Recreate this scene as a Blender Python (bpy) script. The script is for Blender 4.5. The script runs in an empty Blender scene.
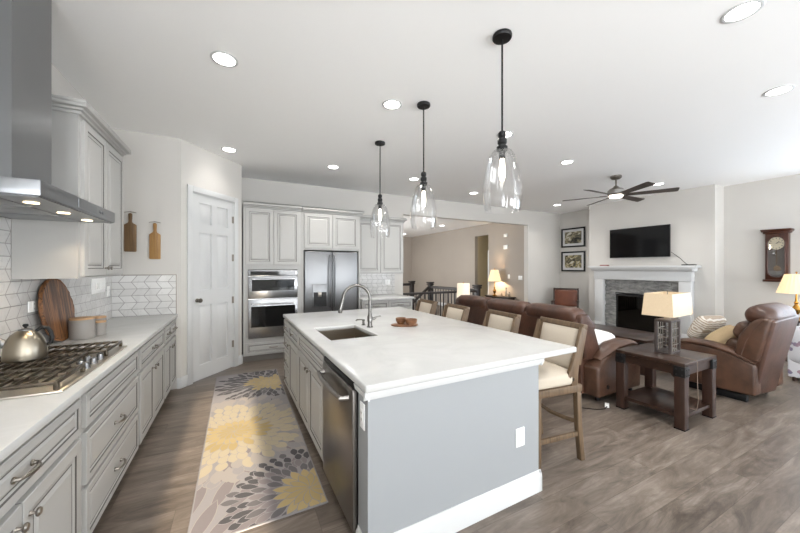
import bpy, bmesh, math, random
from mathutils import Vector, Matrix
C = bpy.context.scene.collection
sc = bpy.context.scene
PI = math.pi
R = math.radians

# ---------------------------------------------------------------- camera
cam = bpy.data.cameras.new('camera'); cam.sensor_width = 36; cam.lens = 36 * 320 / 800
cam.shift_y = 1.5 / 800; cam.clip_start = 0.05
co = bpy.data.objects.new('camera', cam); C.objects.link(co)
co.location = (0, 0, 1.47); co.rotation_euler = (R(90), 0, -math.atan(163 / 320))
sc.camera = co
# ---------------------------------------------------------------- world, light, exposure
w = bpy.data.worlds.new('world'); sc.world = w; w.use_nodes = True
bg = w.node_tree.nodes['Background']; bg.inputs[0].default_value = (.80, .89, 1, 1); bg.inputs[1].default_value = 2.4
sc.view_settings.view_transform = 'Standard'; sc.view_settings.look = 'None'
sc.view_settings.gamma = 1; sc.view_settings.use_curve_mapping = False
sc.view_settings.exposure = 0.78
def lamp(name, kind, loc, rot, energy, color=(1, 1, 1), **kw):
    l = bpy.data.lights.new(name, kind); l.energy = energy; l.color = color
    for k, v in kw.items(): setattr(l, k, v)
    o = bpy.data.objects.new(name, l); C.objects.link(o); o.location = loc; o.rotation_euler = rot
    return o
DAY = (.955, .98, 1)
lamp('daylight_rear_kitchen', 'AREA', (-.12, -4.82, 1.25), (R(120), 0, 0), 70, DAY, shape='RECTANGLE', size=1.0, size_y=2.1)
lamp('daylight_rear_dining', 'AREA', (3.1, -4.82, 1.45), (R(157), 0, 0), 190, DAY, shape='RECTANGLE', size=2.8, size_y=2.1)
lamp('daylight_rear_living', 'AREA', (6.5, -4.82, 1.45), (R(150), 0, 0), 190, DAY, shape='RECTANGLE', size=2.6, size_y=2.1)
lamp('daylight_side', 'AREA', (8.60, -.5, 1.45), (R(132), 0, R(90)), 44, (.74, .86, 1), shape='RECTANGLE', size=3.8, size_y=2.1)
lamp('fill_left', 'AREA', (-1.46, -2.6, 1.6), (R(140), 0, R(-90)), 165, DAY, shape='RECTANGLE', size=3.0, size_y=1.8)  # added fill behind the camera, evens out the room light
lamp('fill_hall', 'AREA', (2.38, 9.5, 1.6), (R(98), 0, R(-90)), 92, (1, .97, .93), shape='RECTANGLE', size=2.6, size_y=2.0)  # added fill from out of view, brightens the dark hall
sun = lamp('sun', 'SUN', (0, -6, 4), (R(90 - 14), 0, 0), 10.0, (1, .86, .66), angle=R(1.0))

# ---------------------------------------------------------------- mesh builder
def lin(c): return tuple(((x / 255) / 12.92 if x / 255 <= .04045 else ((x / 255 + .055) / 1.055) ** 2.4) for x in c) + (1,)
class MB:
    def __init__(s): s.bm = bmesh.new()
    def _fin(s, vs, bev=0, seg=2, mi=0, M=None):
        vs = list(vs); fs = {f for v in vs for f in v.link_faces}
        for f in fs: f.material_index = mi
        if M is not None: bmesh.ops.transform(s.bm, matrix=M, verts=vs)
        if bev > 0:
            es = list({e for v in vs for e in v.link_edges})
            r = bmesh.ops.bevel(s.bm, geom=es, offset=bev, segments=seg, affect='EDGES', profile=.5, clamp_overlap=True)
            for f in r['faces']: f.material_index = mi
        return s
    def box(s, x0, x1, y0, y1, z0, z1, bev=0, seg=2, mi=0, M=None):
        v = [s.bm.verts.new(p) for p in ((x0,y0,z0),(x1,y0,z0),(x1,y1,z0),(x0,y1,z0),(x0,y0,z1),(x1,y0,z1),(x1,y1,z1),(x0,y1,z1))]
        for f in ((3,2,1,0),(4,5,6,7),(0,1,5,4),(1,2,6,5),(2,3,7,6),(3,0,4,7)): s.bm.faces.new([v[i] for i in f])
        return s._fin(v, bev, seg, mi, M)
    def prism(s, pts, ax, a0, a1, bev=0, seg=2, mi=0, M=None):
        # pts: 2D polygon in the two other axes (cyclic order kept: x:(y,z) y:(x,z) z:(x,y))
        def mk(p, a): return (a, p[0], p[1]) if ax == 'x' else (p[0], a, p[1]) if ax == 'y' else (p[0], p[1], a)
        A = [s.bm.verts.new(mk(p, a0)) for p in pts]; B = [s.bm.verts.new(mk(p, a1)) for p in pts]
        n = len(pts); fs = [s.bm.faces.new(A), s.bm.faces.new(B)]
        for i in range(n): fs.append(s.bm.faces.new((A[i], A[(i+1) % n], B[(i+1) % n], B[i])))
        bmesh.ops.recalc_face_normals(s.bm, faces=fs)
        return s._fin(A + B, bev, seg, mi, M)
    def lathe(s, prof, n=24, c=(0,0,0), mi=0, M=None, sq=0):
        rings = []; vs = []
        for r, z in prof:
            if r < 1e-5: ring = [s.bm.verts.new((c[0], c[1], c[2] + z))]
            else:
                ring = [s.bm.verts.new((c[0] + r*math.cos(2*PI*k/n), c[1] + r*math.sin(2*PI*k/n), c[2] + z)) for k in range(n)]
            rings.append(ring); vs += ring
        fs = []
        for a, b in zip(rings, rings[1:]):
            for k in range(n):
                k2 = (k + 1) % n
                if len(a) == 1 and len(b) == 1: continue
                if len(a) == 1: fs.append(s.bm.faces.new((a[0], b[k2], b[k])))
                elif len(b) == 1: fs.append(s.bm.faces.new((a[k], a[k2], b[0])))
                else: fs.append(s.bm.faces.new((a[k], a[k2], b[k2], b[k])))
        if len(rings[0]) > 1 and prof[0] != prof[-1]: fs.append(s.bm.faces.new(rings[0]))
        if len(rings[-1]) > 1 and prof[0] != prof[-1]: fs.append(s.bm.faces.new(rings[-1]))
        if mi >= 0: bmesh.ops.recalc_face_normals(s.bm, faces=fs)
        return s._fin(vs, 0, 0, max(mi, 0), M)
    def cyl(s, p0, p1, r0, r1=None, n=14, mi=0):
        r1 = r0 if r1 is None else r1
        p0, p1 = Vector(p0), Vector(p1); d = p1 - p0
        M = Matrix.Translation(p0) @ d.to_track_quat('Z', 'Y').to_matrix().to_4x4()
        return s.lathe([(r0, 0), (r1, d.length)], n, mi=mi, M=M)
    def tube(s, pts, r, n=8, mi=0, closed=False, flat=1.0):
        pts = [Vector(p) for p in pts]; N = len(pts); rings = []; vs = []
        rr = r if isinstance(r, (list, tuple)) else [r] * N
        up = None
        for i, p in enumerate(pts):
            if closed: t = pts[(i+1) % N] - pts[i-1]
            else: t = pts[min(i+1, N-1)] - pts[max(i-1, 0)]
            t.normalize()
            if up is None: up = Vector((0,0,1)) if abs(t.z) < .9 else Vector((1,0,0))
            a = up - t * up.dot(t); a.normalize(); b = t.cross(a); up = a
            ring = [s.bm.verts.new(p + (a*math.cos(2*PI*k/n)*flat + b*math.sin(2*PI*k/n)) * rr[i]) for k in range(n)]
            rings.append(ring); vs += ring
        fs = []
        pr = list(zip(rings, rings[1:])) + ([(rings[-1], rings[0])] if closed else [])
        for a, b in pr:
            for k in range(n): fs.append(s.bm.faces.new((a[k], a[(k+1) % n], b[(k+1) % n], b[k])))
        if not closed: fs.append(s.bm.faces.new(rings[0])); fs.append(s.bm.faces.new(rings[-1]))
        bmesh.ops.recalc_face_normals(s.bm, faces=fs)
        return s._fin(vs, 0, 0, mi)
    def cushion(s, c, d, r=.05, puff=.03, n=8, mi=0, M=None):
        # rounded box, centre c, full size d, swelling by puff
        hx, hy, hz = d[0]/2, d[1]/2, d[2]/2; r = min(r, hx, hy, hz)
        new = {}
        def vert(i, j, k):
            key = (i, j, k)
            if key not in new:
                u = [2*i/n - 1, 2*j/n - 1, 2*k/n - 1]
                p = Vector((u[0]*hx, u[1]*hy, u[2]*hz))
                q = Vector([max(-h + r, min(h - r, x)) for x, h in zip(p, (hx, hy, hz))])
                e = p - q
                if e.length > 1e-9: p = q + e.normalized() * r
                pf = puff
                ex, ey, ez = 1 - u[0]**2, 1 - u[1]**2, 1 - u[2]**2
                m = min(range(3), key=lambda a: (hx, hy, hz)[a])
                if m == 2: p.z += pf * ex**.6 * ey**.6 * u[2]
                elif m == 1: p.y += pf * ex**.6 * ez**.6 * u[1]
                else: p.x += pf * ey**.6 * ez**.6 * u[0]
                new[key] = s.bm.verts.new(p + Vector(c))
            return new[key]
        fs = []
        for a in range(n):
            for b in range(n):
                for f0 in (0, n):
                    fs.append(s.bm.faces.new([vert(f0, a+x, b+y) for x, y in ((0,0),(1,0),(1,1),(0,1))]))
                    fs.append(s.bm.faces.new([vert(a+x, f0, b+y) for x, y in ((0,0),(1,0),(1,1),(0,1))]))
                    fs.append(s.bm.faces.new([vert(a+x, b+y, f0) for x, y in ((0,0),(1,0),(1,1),(0,1))]))
        bmesh.ops.recalc_face_normals(s.bm, faces=fs)
        return s._fin(new.values(), 0, 0, mi, M)
    def panel(s, x0, x1, z0, z1, prof, yb=0.0):
        # nested rectangles facing -y: prof = [(inset, y, mat index of the ring that reaches it)]
        rings = []
        for ins, y, mi in [(0, yb, 0)] + prof:
            rings.append(([s.bm.verts.new(p) for p in ((x0+ins, y, z0+ins), (x1-ins, y, z0+ins), (x1-ins, y, z1-ins), (x0+ins, y, z1-ins))], mi))
        for (a, _), (b, mi) in zip(rings, rings[1:]):
            for k in range(4):
                f = s.bm.faces.new((a[k], a[(k+1) % 4], b[(k+1) % 4], b[k])); f.material_index = mi
        s.bm.faces.new(rings[-1][0]); f = s.bm.faces.new(list(reversed(rings[0][0])))
        return s
    def sphere(s, c, r, n=14, mi=0):
        r = r if isinstance(r, (tuple, list)) else (r, r, r)
        m = max(6, n // 2)
        return s.lathe([(math.sin(PI*i/m), -math.cos(PI*i/m)) for i in range(m + 1)], n, mi=mi, M=Matrix.Translation(c) @ Matrix.Diagonal((*r, 1)))

def ob(name, mb, mats, parent=None, smooth=35, kind=None, label=None):
    me = bpy.data.meshes.new(name); mb.bm.to_mesh(me); mb.bm.free()
    for m in (mats if isinstance(mats, (list, tuple)) else [mats]): me.materials.append(m)
    if smooth:
        for p in me.polygons: p.use_smooth = True
        me.set_sharp_from_angle(angle=R(smooth))
    o = bpy.data.objects.new(name, me); C.objects.link(o)
    if parent is not None: o.parent = parent
    if kind: o['kind'] = kind
    if label: o['label'] = label
    return o
def tag(o, label, cat, group=None):
    o['label'] = label; o['category'] = cat
    if group: o['group'] = group
    return o
def thing(name, label, cat, loc=(0,0,0), rz=0, group=None):
    o = bpy.data.objects.new(name, None); C.objects.link(o); o.empty_display_size = .1
    o.location = loc; o.rotation_euler = (0, 0, rz)
    return tag(o, label, cat, group)
def dup(root, loc, rz=None, label=None):
    r = root.copy(); C.objects.link(r); r.location = loc
    if rz is not None: r.rotation_euler = (0, 0, rz)
    if label: r['label'] = label
    for ch in list(root.children):
        c = ch.copy(); C.objects.link(c); c.parent = r
        for g in list(ch.children):
            d = g.copy(); C.objects.link(d); d.parent = c
    return r
def struct(name, mb, mats, parent=None, smooth=35): return ob(name, mb, mats, parent, smooth, kind=None if parent else 'structure')

# ---------------------------------------------------------------- materials
def mat(name, col, rough=.5, metal=0, **kw):
    m = bpy.data.materials.new(name); m.use_nodes = True
    b = m.node_tree.nodes['Principled BSDF']
    b.inputs['Base Color'].default_value = lin(col); b.inputs['Roughness'].default_value = rough; b.inputs['Metallic'].default_value = metal
    for k, v in kw.items(): b.inputs[k.replace('_', ' ')].default_value = v
    return m
class G:
    def __init__(s, m): s.t = m.node_tree; s.b = s.t.nodes['Principled BSDF']
    def n(s, typ, **kw):
        nd = s.t.nodes.new(typ)
        for k, v in kw.items():
            if hasattr(nd, k): setattr(nd, k, v)
            else: s.put(nd.inputs[k.replace('_', ' ')], v)
        return nd
    def put(s, sock, v):
        if isinstance(v, bpy.types.NodeSocket): s.t.links.new(v, sock)
        else: sock.default_value = v
    def m(s, op, a, b=0.0, c=None):
        nd = s.t.nodes.new('ShaderNodeMath'); nd.operation = op
        s.put(nd.inputs[0], a); s.put(nd.inputs[1], b)
        if c is not None: s.put(nd.inputs[2], c)
        return nd.outputs[0]
    def mix(s, f, a, b, bt='MIX'):
        nd = s.t.nodes.new('ShaderNodeMix'); nd.data_type = 'RGBA'; nd.blend_type = bt
        s.put(nd.inputs[0], f); s.put(nd.inputs[6], a); s.put(nd.inputs[7], b); return nd.outputs[2]
    def ramp(s, f, stops):
        nd = s.t.nodes.new('ShaderNodeValToRGB'); e = nd.color_ramp.elements
        while len(e) < len(stops): e.new(.5)
        for el, (p, c) in zip(e, stops): el.position = p; el.color = lin(c)
        s.put(nd.inputs[0], f); return nd.outputs[0]
    def pos(s, scale=(1,1,1), space='obj', rot=(0,0,0)):
        if space == 'obj': src = s.n('ShaderNodeTexCoord').outputs['Object']
        else: src = s.n('ShaderNodeNewGeometry').outputs['Position']
        mp = s.n('ShaderNodeMapping'); mp.inputs['Scale'].default_value = scale; mp.inputs['Rotation'].default_value = rot
        s.put(mp.inputs[0], src); return mp.outputs[0]
    def noise(s, v, scale, detail=3, rough=.5, dist=0):
        nd = s.n('ShaderNodeTexNoise'); s.put(nd.inputs['Vector'], v); nd.inputs['Scale'].default_value = scale
        nd.inputs['Detail'].default_value = detail; nd.inputs['Roughness'].default_value = rough; nd.inputs['Distortion'].default_value = dist
        return nd.outputs[0]
    def bump(s, h, strength=.2, dist=.01):
        nd = s.n('ShaderNodeBump'); s.put(nd.inputs['Height'], h); nd.inputs['Strength'].default_value = strength; nd.inputs['Distance'].default_value = dist
        s.put(s.b.inputs['Normal'], nd.outputs[0])
    def base(s, c): s.put(s.b.inputs['Base Color'], c)
def paint(name, col, rough=.6, amp=.03):
    m = mat(name, col, rough); g = G(m); f = g.noise(g.pos(space='w'), 1.3, 2)
    g.base(g.mix(f, lin(tuple(x*(1-amp) for x in col)), lin(tuple(min(255, x*(1+amp)) for x in col))))
    g.bump(g.noise(g.pos(space='w'), 220, 2), .05, .002); return m
def wood(name, c1, c2, axis=0, scale=7, rough=.4, stretch=.08):
    m = mat(name, c1, rough); g = G(m); s = [1, 1, 1]; s[axis] = stretch
    f = g.noise(g.pos(tuple(s)), scale*3, 5, .6, 1.2); g.base(g.ramp(f, [(.3, c1), (.7, c2)])); g.bump(f, .1, .003); return m
def leather(name, c1, c2, rough=.38):
    m = mat(name, c1, rough); g = G(m); f = g.noise(g.pos(), 5, 4, .6); g.base(g.ramp(f, [(.3, c1), (.75, c2)]))
    g.bump(g.m('ADD', g.noise(g.pos(), 160, 3), g.m('MULTIPLY', g.noise(g.pos(), 14, 2, .5, 1), 3)), .22, .004); return m
def fabric(name, c1, c2, scale=300, rough=.85):
    m = mat(name, c1, rough); g = G(m); f = g.noise(g.pos(), scale, 2); g.base(g.mix(f, lin(c1), lin(c2))); g.bump(f, .25, .002); return m
def emit(name, col, strength, base=(255,255,255)):
    m = mat(name, base, .5); b = m.node_tree.nodes['Principled BSDF']
    b.inputs['Emission Color'].default_value = lin(col); b.inputs['Emission Strength'].default_value = strength; return m
def glass(name, tint=(255,255,255), gloss=.10, rough=.02):
    m = bpy.data.materials.new(name); m.use_nodes = True; t = m.node_tree; t.nodes.clear()
    o = t.nodes.new('ShaderNodeOutputMaterial'); mx = t.nodes.new('ShaderNodeMixShader')
    a = t.nodes.new('ShaderNodeBsdfTransparent'); a.inputs[0].default_value = lin(tint)
    b = t.nodes.new('ShaderNodeBsdfGlossy'); b.inputs['Roughness'].default_value = rough
    lw = t.nodes.new('ShaderNodeLayerWeight'); lw.inputs['Blend'].default_value = .35
    mm = t.nodes.new('ShaderNodeMath'); mm.operation = 'MULTIPLY_ADD'; mm.inputs[1].default_value = .33; mm.inputs[2].default_value = gloss
    t.links.new(lw.outputs['Fresnel'], mm.inputs[0]); t.links.new(mm.outputs[0], mx.inputs[0])
    t.links.new(a.outputs[0], mx.inputs[1]); t.links.new(b.outputs[0], mx.inputs[2]); t.links.new(mx.outputs[0], o.inputs[0]); return m
def steel(name, col=(190,190,192), rough=.28, sc_=(1,1,60)):
    m = mat(name, col, rough, 1.0); g = G(m); f = g.noise(g.pos(tuple(x * 4 for x in sc_)), 8, 2)
    g.put(g.b.inputs['Roughness'], g.m('MULTIPLY_ADD', f, .05, rough - .025)); return m

M_wall = paint('wall_paint', (203, 200, 195)); M_ceil = paint('ceiling_paint', (250, 250, 249), .8, .005)
M_white = paint('white_trim_paint', (205, 206, 206), .4, .01)
M_hall = paint('hall_wall_paint', (160, 151, 141))
M_island = paint('island_wall_paint', (151, 154, 156), .5, .01)
M_cab = paint('cabinet_paint', (174, 173, 170), .42, .02)
M_glaze = mat('cabinet_glaze', (86, 83, 80), .5)
M_kick = mat('toe_kick', (120, 114, 108), .6)
M_steel = steel('brushed_steel', (132, 133, 135), .36); M_steel2 = steel('brushed_steel_horizontal', (158,159,161), .25, (60,1,1)); M_hood = steel('hood_steel', (140, 142, 145), .3); M_chrome = mat('nickel', (120, 118, 115), .25, 1.0)
M_dsteel = steel('darker_dishwasher_steel', (138, 134, 130), .3)
M_black = mat('black_metal', (22, 22, 23), .45, .3); M_iron = mat('cast_iron', (84, 76, 66), .32, .85)
M_bglass = mat('black_glass', (10, 11, 13), .06); M_plast = mat('white_plastic', (240, 240, 238), .35)
M_nickel = mat('satin_nickel', (165, 162, 158), .3, 1.0); M_pewter = mat('aged_nickel', (142, 136, 128), .3, 1.0)
M_glass = glass('clear_glass', gloss=.02); M_pane = glass('window_glass', gloss=.03)
M_led = emit('led_light', (255, 252, 246), 9); M_warm = emit('warm_led', (255, 226, 178), 3)
M_bulb = emit('bulb_glow', (255, 238, 214), 9)
M_quartz = mat('white_quartz', (240, 240, 239), .2, Specular_IOR_Level=.35); g = G(M_quartz)
g.base(g.ramp(g.noise(g.pos(space='w'), 2.5, 6, .65, 1.5), [(.35, (190, 190, 188)), (.6, (197, 197, 195))]))
M_dwood = wood('dark_walnut', (36, 24, 19), (58, 40, 31), 0, 6, .3); M_dwoodz = wood('dark_walnut_leg', (40, 26, 20), (62, 41, 32), 2, 6, .4)
M_stool = wood('weathered_oak', (80, 64, 47), (112, 91, 68), 2, 8, .5)
M_board = wood('acacia', (120, 84, 50), (172, 130, 84), 2, 10, .45); M_olive = wood('olive_wood', (92, 60, 38), (138, 94, 62), 0, 12, .45)
M_rail = wood('espresso_wood', (24, 17, 14), (38, 27, 22), 0, 6, .4); M_clock = wood('cherry_wood', (52, 26, 17), (80, 42, 27), 2, 8, .3)
M_leather = leather('brown_leather', (56, 36, 27), (90, 60, 46), .42); M_leather2 = leather('saddle_leather', (58, 39, 29), (94, 66, 50), .40)
M_leather3 = leather('cognac_leather', (84, 40, 19), (112, 58, 29), .5)
M_cream = fabric('cream_upholstery', (186, 174, 157), (200, 189, 173)); M_tan = fabric('tan_cushion_fabric', (160, 138, 106), (182, 160, 126), 120)
M_offwhite = fabric('off_white_throw', (226, 226, 226), (244, 244, 244), 90)
M_brass = mat('brass', (170, 130, 66), .25, 1.0)
M_shade = emit('linen_shade', (255, 226, 184), .16, (196, 180, 156)); M_shade2 = emit('lit_shade', (255, 222, 170), .45, (206, 188, 156))
M_shade3 = emit('white_lit_shade', (255, 236, 206), .35, (212, 204, 188))
g = G(M_shade); f = g.noise(g.pos((1,1,14)), 30, 2); f2 = g.noise(g.pos((14,14,1)), 30, 2)
g.base(g.mix(g.m('MULTIPLY', f, f2), lin((170, 152, 126)), lin((206, 190, 166))))
M_lid = wood('beech_lid', (168, 130, 92), (190, 154, 114), 0, 9, .5); M_canis = mat('grey_stoneware', (142, 138, 134), .55)

def tile_mat(name, ua):   # chevron stone tiles: ua = index of the horizontal world axis
    m = mat(name, (220, 218, 215), .16); g = G(m)
    sp = g.n('ShaderNodeSeparateXYZ'); g.put(sp.inputs[0], g.n('ShaderNodeNewGeometry').outputs['Position'])
    u, v = sp.outputs[ua], sp.outputs[2]
    h, L, K = .0785, .115, .055
    vr = g.m('DIVIDE', g.m('SUBTRACT', v, .914), h); row = g.m('FLOOR', vr); fr = g.m('FRACT', vr)
    odd = g.m('MODULO', g.m('ADD', row, 20), 2.0)
    tri = g.m('ADD', g.m('MULTIPLY', odd, g.m('SUBTRACT', 1.0, fr)), g.m('MULTIPLY', g.m('SUBTRACT', 1.0, odd), fr))
    uu = g.m('DIVIDE', g.m('ADD', g.m('ADD', u, 10), g.m('MULTIPLY', tri, K)), L); cell = g.m('FLOOR', uu); fu = g.m('FRACT', uu)
    e1 = g.m('MINIMUM', fr, g.m('SUBTRACT', 1.0, fr)); e2 = g.m('MINIMUM', fu, g.m('SUBTRACT', 1.0, fu))
    e = g.m('MINIMUM', g.m('MULTIPLY', e1, h), g.m('MULTIPLY', e2, L * .82))
    line = g.m('SUBTRACT', 1.0, g.m('SMOOTH_MIN', g.m('DIVIDE', e, .0040), 1.0, .2))
    line = g.m('MAXIMUM', line, 0.0)
    cb = g.n('ShaderNodeCombineXYZ'); g.put(cb.inputs[0], cell); g.put(cb.inputs[1], row)
    wn = g.n('ShaderNodeTexWhiteNoise'); wn.noise_dimensions = '3D'; g.put(wn.inputs['Vector'], cb.outputs[0])
    ve = g.noise(g.pos(space='w'), 9, 5, .6, 1.5)
    c = g.mix(g.m('MULTIPLY', wn.outputs[0], .4), lin((216, 215, 213)), lin((184, 182, 180)))
    c = g.mix(g.m('MULTIPLY', g.m('GREATER_THAN', ve, .56), .25), c, lin((184, 182, 180)))
    g.base(g.mix(line, c, lin((104, 101, 98)))); g.bump(g.m('SUBTRACT', 1.0, line), .4, .002)
    g.put(g.b.inputs['Roughness'], g.m('MULTIPLY_ADD', line, .5, .16)); return m
M_tileY = tile_mat('chevron_tile_side', 1); M_tileX = tile_mat('chevron_tile_back', 0)

M_floor = mat('plank_floor', (140, 124, 110), .34); g = G(M_floor)
sp = g.n('ShaderNodeSeparateXYZ'); g.put(sp.inputs[0], g.n('ShaderNodeNewGeometry').outputs['Position'])
PW = .19; PLn = 1.5
row = g.m('FLOOR', g.m('DIVIDE', g.m('ADD', sp.outputs[1], 10), PW)); fy_ = g.m('FRACT', g.m('DIVIDE', g.m('ADD', sp.outputs[1], 10), PW))
offs = g.m('FRACT', g.m('MULTIPLY', g.m('SINE', g.m('MULTIPLY', row, 12.9898)), 43758.5))
ux = g.m('ADD', g.m('DIVIDE', g.m('ADD', sp.outputs[0], 10), PLn), offs); cx_ = g.m('FLOOR', ux); fx_ = g.m('FRACT', ux)
cb = g.n('ShaderNodeCombineXYZ'); g.put(cb.inputs[0], cx_); g.put(cb.inputs[1], row)
wn = g.n('ShaderNodeTexWhiteNoise'); wn.noise_dimensions = '3D'; g.put(wn.inputs['Vector'], cb.outputs[0])
cb2 = g.n('ShaderNodeCombineXYZ'); g.put(cb2.inputs[0], sp.outputs[0]); g.put(cb2.inputs[1], g.m('MULTIPLY', sp.outputs[1], 4.0)); g.put(cb2.inputs[2], g.m('MULTIPLY', wn.outputs[0], 30))
n1 = g.noise(cb2.outputs[0], 1.9, 7, .7, 1.3)
cb3 = g.n('ShaderNodeCombineXYZ'); g.put(cb3.inputs[0], g.m('MULTIPLY', sp.outputs[0], 2.0)); g.put(cb3.inputs[1], g.m('MULTIPLY', sp.outputs[1], 34.0)); g.put(cb3.inputs[2], g.m('MULTIPLY', wn.outputs[0], 30))
n2 = g.noise(cb3.outputs[0], 2.0, 4, .6, .5)
c = g.ramp(n1, [(.34, (44, 37, 32)), (.43, (88, 78, 69)), (.54, (116, 105, 95)), (.68, (146, 136, 126))])
c = g.mix(g.m('MAXIMUM', g.m('MULTIPLY', g.m('SUBTRACT', n2, .42), 1.7), 0.0), c, lin((58, 49, 42)))
c = g.mix(.42, c, g.mix(wn.outputs[0], lin((84, 74, 66)), lin((124, 113, 103))))
ed = g.m('MINIMUM', g.m('MULTIPLY', g.m('MINIMUM', fy_, g.m('SUBTRACT', 1.0, fy_)), PW), g.m('MULTIPLY', g.m('MINIMUM', fx_, g.m('SUBTRACT', 1.0, fx_)), PLn))
gap = g.m('MAXIMUM', g.m('SUBTRACT', 1.0, g.m('DIVIDE', ed, .0032)), 0.0)
g.base(g.mix(g.m('MULTIPLY', gap, .5), c, lin((62, 52, 45)))); g.bump(g.m('SUBTRACT', n2, gap), .12, .003)
g.put(g.b.inputs['Roughness'], g.m('MULTIPLY_ADD', n1, .22, .24))

# ================================================================ STRUCTURE
H = 3.05
struct('floor', MB().box(-1.45, 8.6, -4.9, 14.5, -.1, 0), M_floor)
struct('ceiling', MB().box(-1.45, 8.6, -4.9, 14.5, H, H + .1), M_ceil)
struct('wall_left', MB().box(-1.42, -1.27, -1.0, 6.3, 0, H).box(-1.42, -1.27, -4.8, -4.2, 0, H).box(-1.42, -1.27, -4.2, -1.0, 0, .7).box(-1.42, -1.27, -4.2, -1.0, 2.5, H), M_wall)
struct('wall_pantry_side', MB().box(-1.27, -.61, 4.70, 4.80, 0, H), M_wall)
PA = Vector((-.61, 4.70, 0)); PB = Vector((.065, 5.48, 0)); PL = (PB - PA).length; PR = math.atan2(PB.y - PA.y, PB.x - PA.x)
wp = thing('wall_pantry', '', '', PA, PR); wp['kind'] = 'structure'
for k in ('label', 'category'): del wp[k]
D0, D1, DH = .155, .865, 2.44
mb = MB(); mb.box(0, D0, 0, .1, 0, H); mb.box(D1, PL, 0, .1, 0, H); mb.box(D0, D1, 0, .1, DH, H)
ob('wall_panel', mb, M_wall, wp)
mb = MB(); mb.box(D0 - .075, D0, -.018, .001, 0, DH + .075, .004); mb.box(D1, D1 + .075, -.018, .001, 0, DH + .075, .004); mb.box(D0, D1, -.018, .001, DH, DH + .075, .004)
mb.box(D0 - .002, D0 + .01, 0, .1, 0, DH); mb.box(D1 - .01, D1 + .002, 0, .1, 0, DH); mb.box(D0, D1, 0, .1, DH - .01, DH + .002)
ob('door_casing', mb, M_white, wp)
struct('wall_pantry_return', MB().box(-.03, .065, 5.48, 6.22, 0, H), M_wall)
OX0, OX1, OZ, BY0, BY1 = 3.24, 7.11, 2.65, 6.22, 6.36
mb = MB(); mb.box(-.03, OX0, BY0, BY1, 0, H); mb.box(OX1, 8.42, BY0, BY1, 0, H); mb.box(OX0, OX1, BY0, BY1, OZ, H)
struct('wall_back', mb, M_wall)
mb = MB(); mb.box(8.42, 8.55, 1.58, 14.4, 0, H); mb.box(8.42, 8.55, -4.8, -2.5, 0, H); mb.box(8.42, 8.55, -2.5, 1.58, 0, .4); mb.box(8.42, 8.55, -2.5, 1.58, 2.5, H)
struct('wall_right', mb, M_wall)
BX, B0, B1 = 8.03, 2.68, 5.10
mb = MB(); mb.box(BX, 8.42, B0, B1, 1.0, H); mb.box(BX, 8.42, B0, 3.40, 0, 1.0); mb.box(BX, 8.42, 4.45, B1, 0, 1.0); mb.box(8.36, 8.42, 3.4, 4.45, 0, 1.0)
struct('wall_chimney_breast', mb, M_wall)
# rear wall with three glazed openings
RW = [(-.47, .22, .0, 2.35), (1.7, 4.5, .4, 2.5), (5.2, 7.8, .4, 2.5)]
mb = MB(); xs = [-1.42] + [v for r in RW for v in r[:2]] + [8.55]
for a, b in zip(xs[0::2], xs[1::2]): mb.box(a, b, -4.8, -4.7, 0, H)
for a, b, z0, z1 in RW:
    mb.box(a, b, -4.8, -4.7, z1, H)
    if z0 > 0: mb.box(a, b, -4.8, -4.7, 0, z0)
struct('wall_rear', mb, M_wall)
def window(n, x0, x1, z0, z1, loc, rz, nd):
    t = thing('window_%d' % n, '', '', loc, rz); t['kind'] = 'structure'
    for k in ('label', 'category'): del t[k]
    m1 = MB(); fw = .07
    m1.box(x0, x0 + fw, -.03, .05, z0, z1); m1.box(x1 - fw, x1, -.03, .05, z0, z1); m1.box(x0 + fw, x1 - fw, -.03, .05, z1 - fw, z1); m1.box(x0 + fw, x1 - fw, -.03, .05, z0, z0 + fw)
    for i in range(1, nd):
        xm = x0 + (x1 - x0) * i / nd; m1.box(xm - .04, xm + .04, -.028, .048, z0 + fw, z1 - fw)
    ob('window_frame', m1, M_white, t)
    ob('window_pane', MB().box(x0 + fw, x1 - fw, .005, .012, z0 + fw, z1 - fw), M_pane, t)
for i, (a, b, z0, z1) in enumerate(RW): window(i + 1, a, b, z0, z1, (0, -4.75, 0), 0, 1 if i == 0 else 3)
window(6, -4.2, -1.0, .7, 2.5, (-1.34, 0, 0), R(90), 3)  # unseen window, added as an opening for the left fill lamp
window(4, -1.58, 2.5, .4, 2.5, (8.48, 0, 0), R(-90), 4)
mb = MB(); mb.box(8.395, 8.42, 1.58, 1.67, .3, 2.6, .004); mb.box(8.395, 8.42, -2.6, 1.67, 2.5, 2.6, .004); mb.box(8.37, 8.42, -2.6, 1.7, .36, .40, .004)
struct('trim_window', mb, M_white)
struct('wall_sun_block', MB().box(.5, 9.5, -8.1, -7.9, -.1, 3.7), M_white)  # unseen blocker, added to keep low sun out of the wide rear windows
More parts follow.
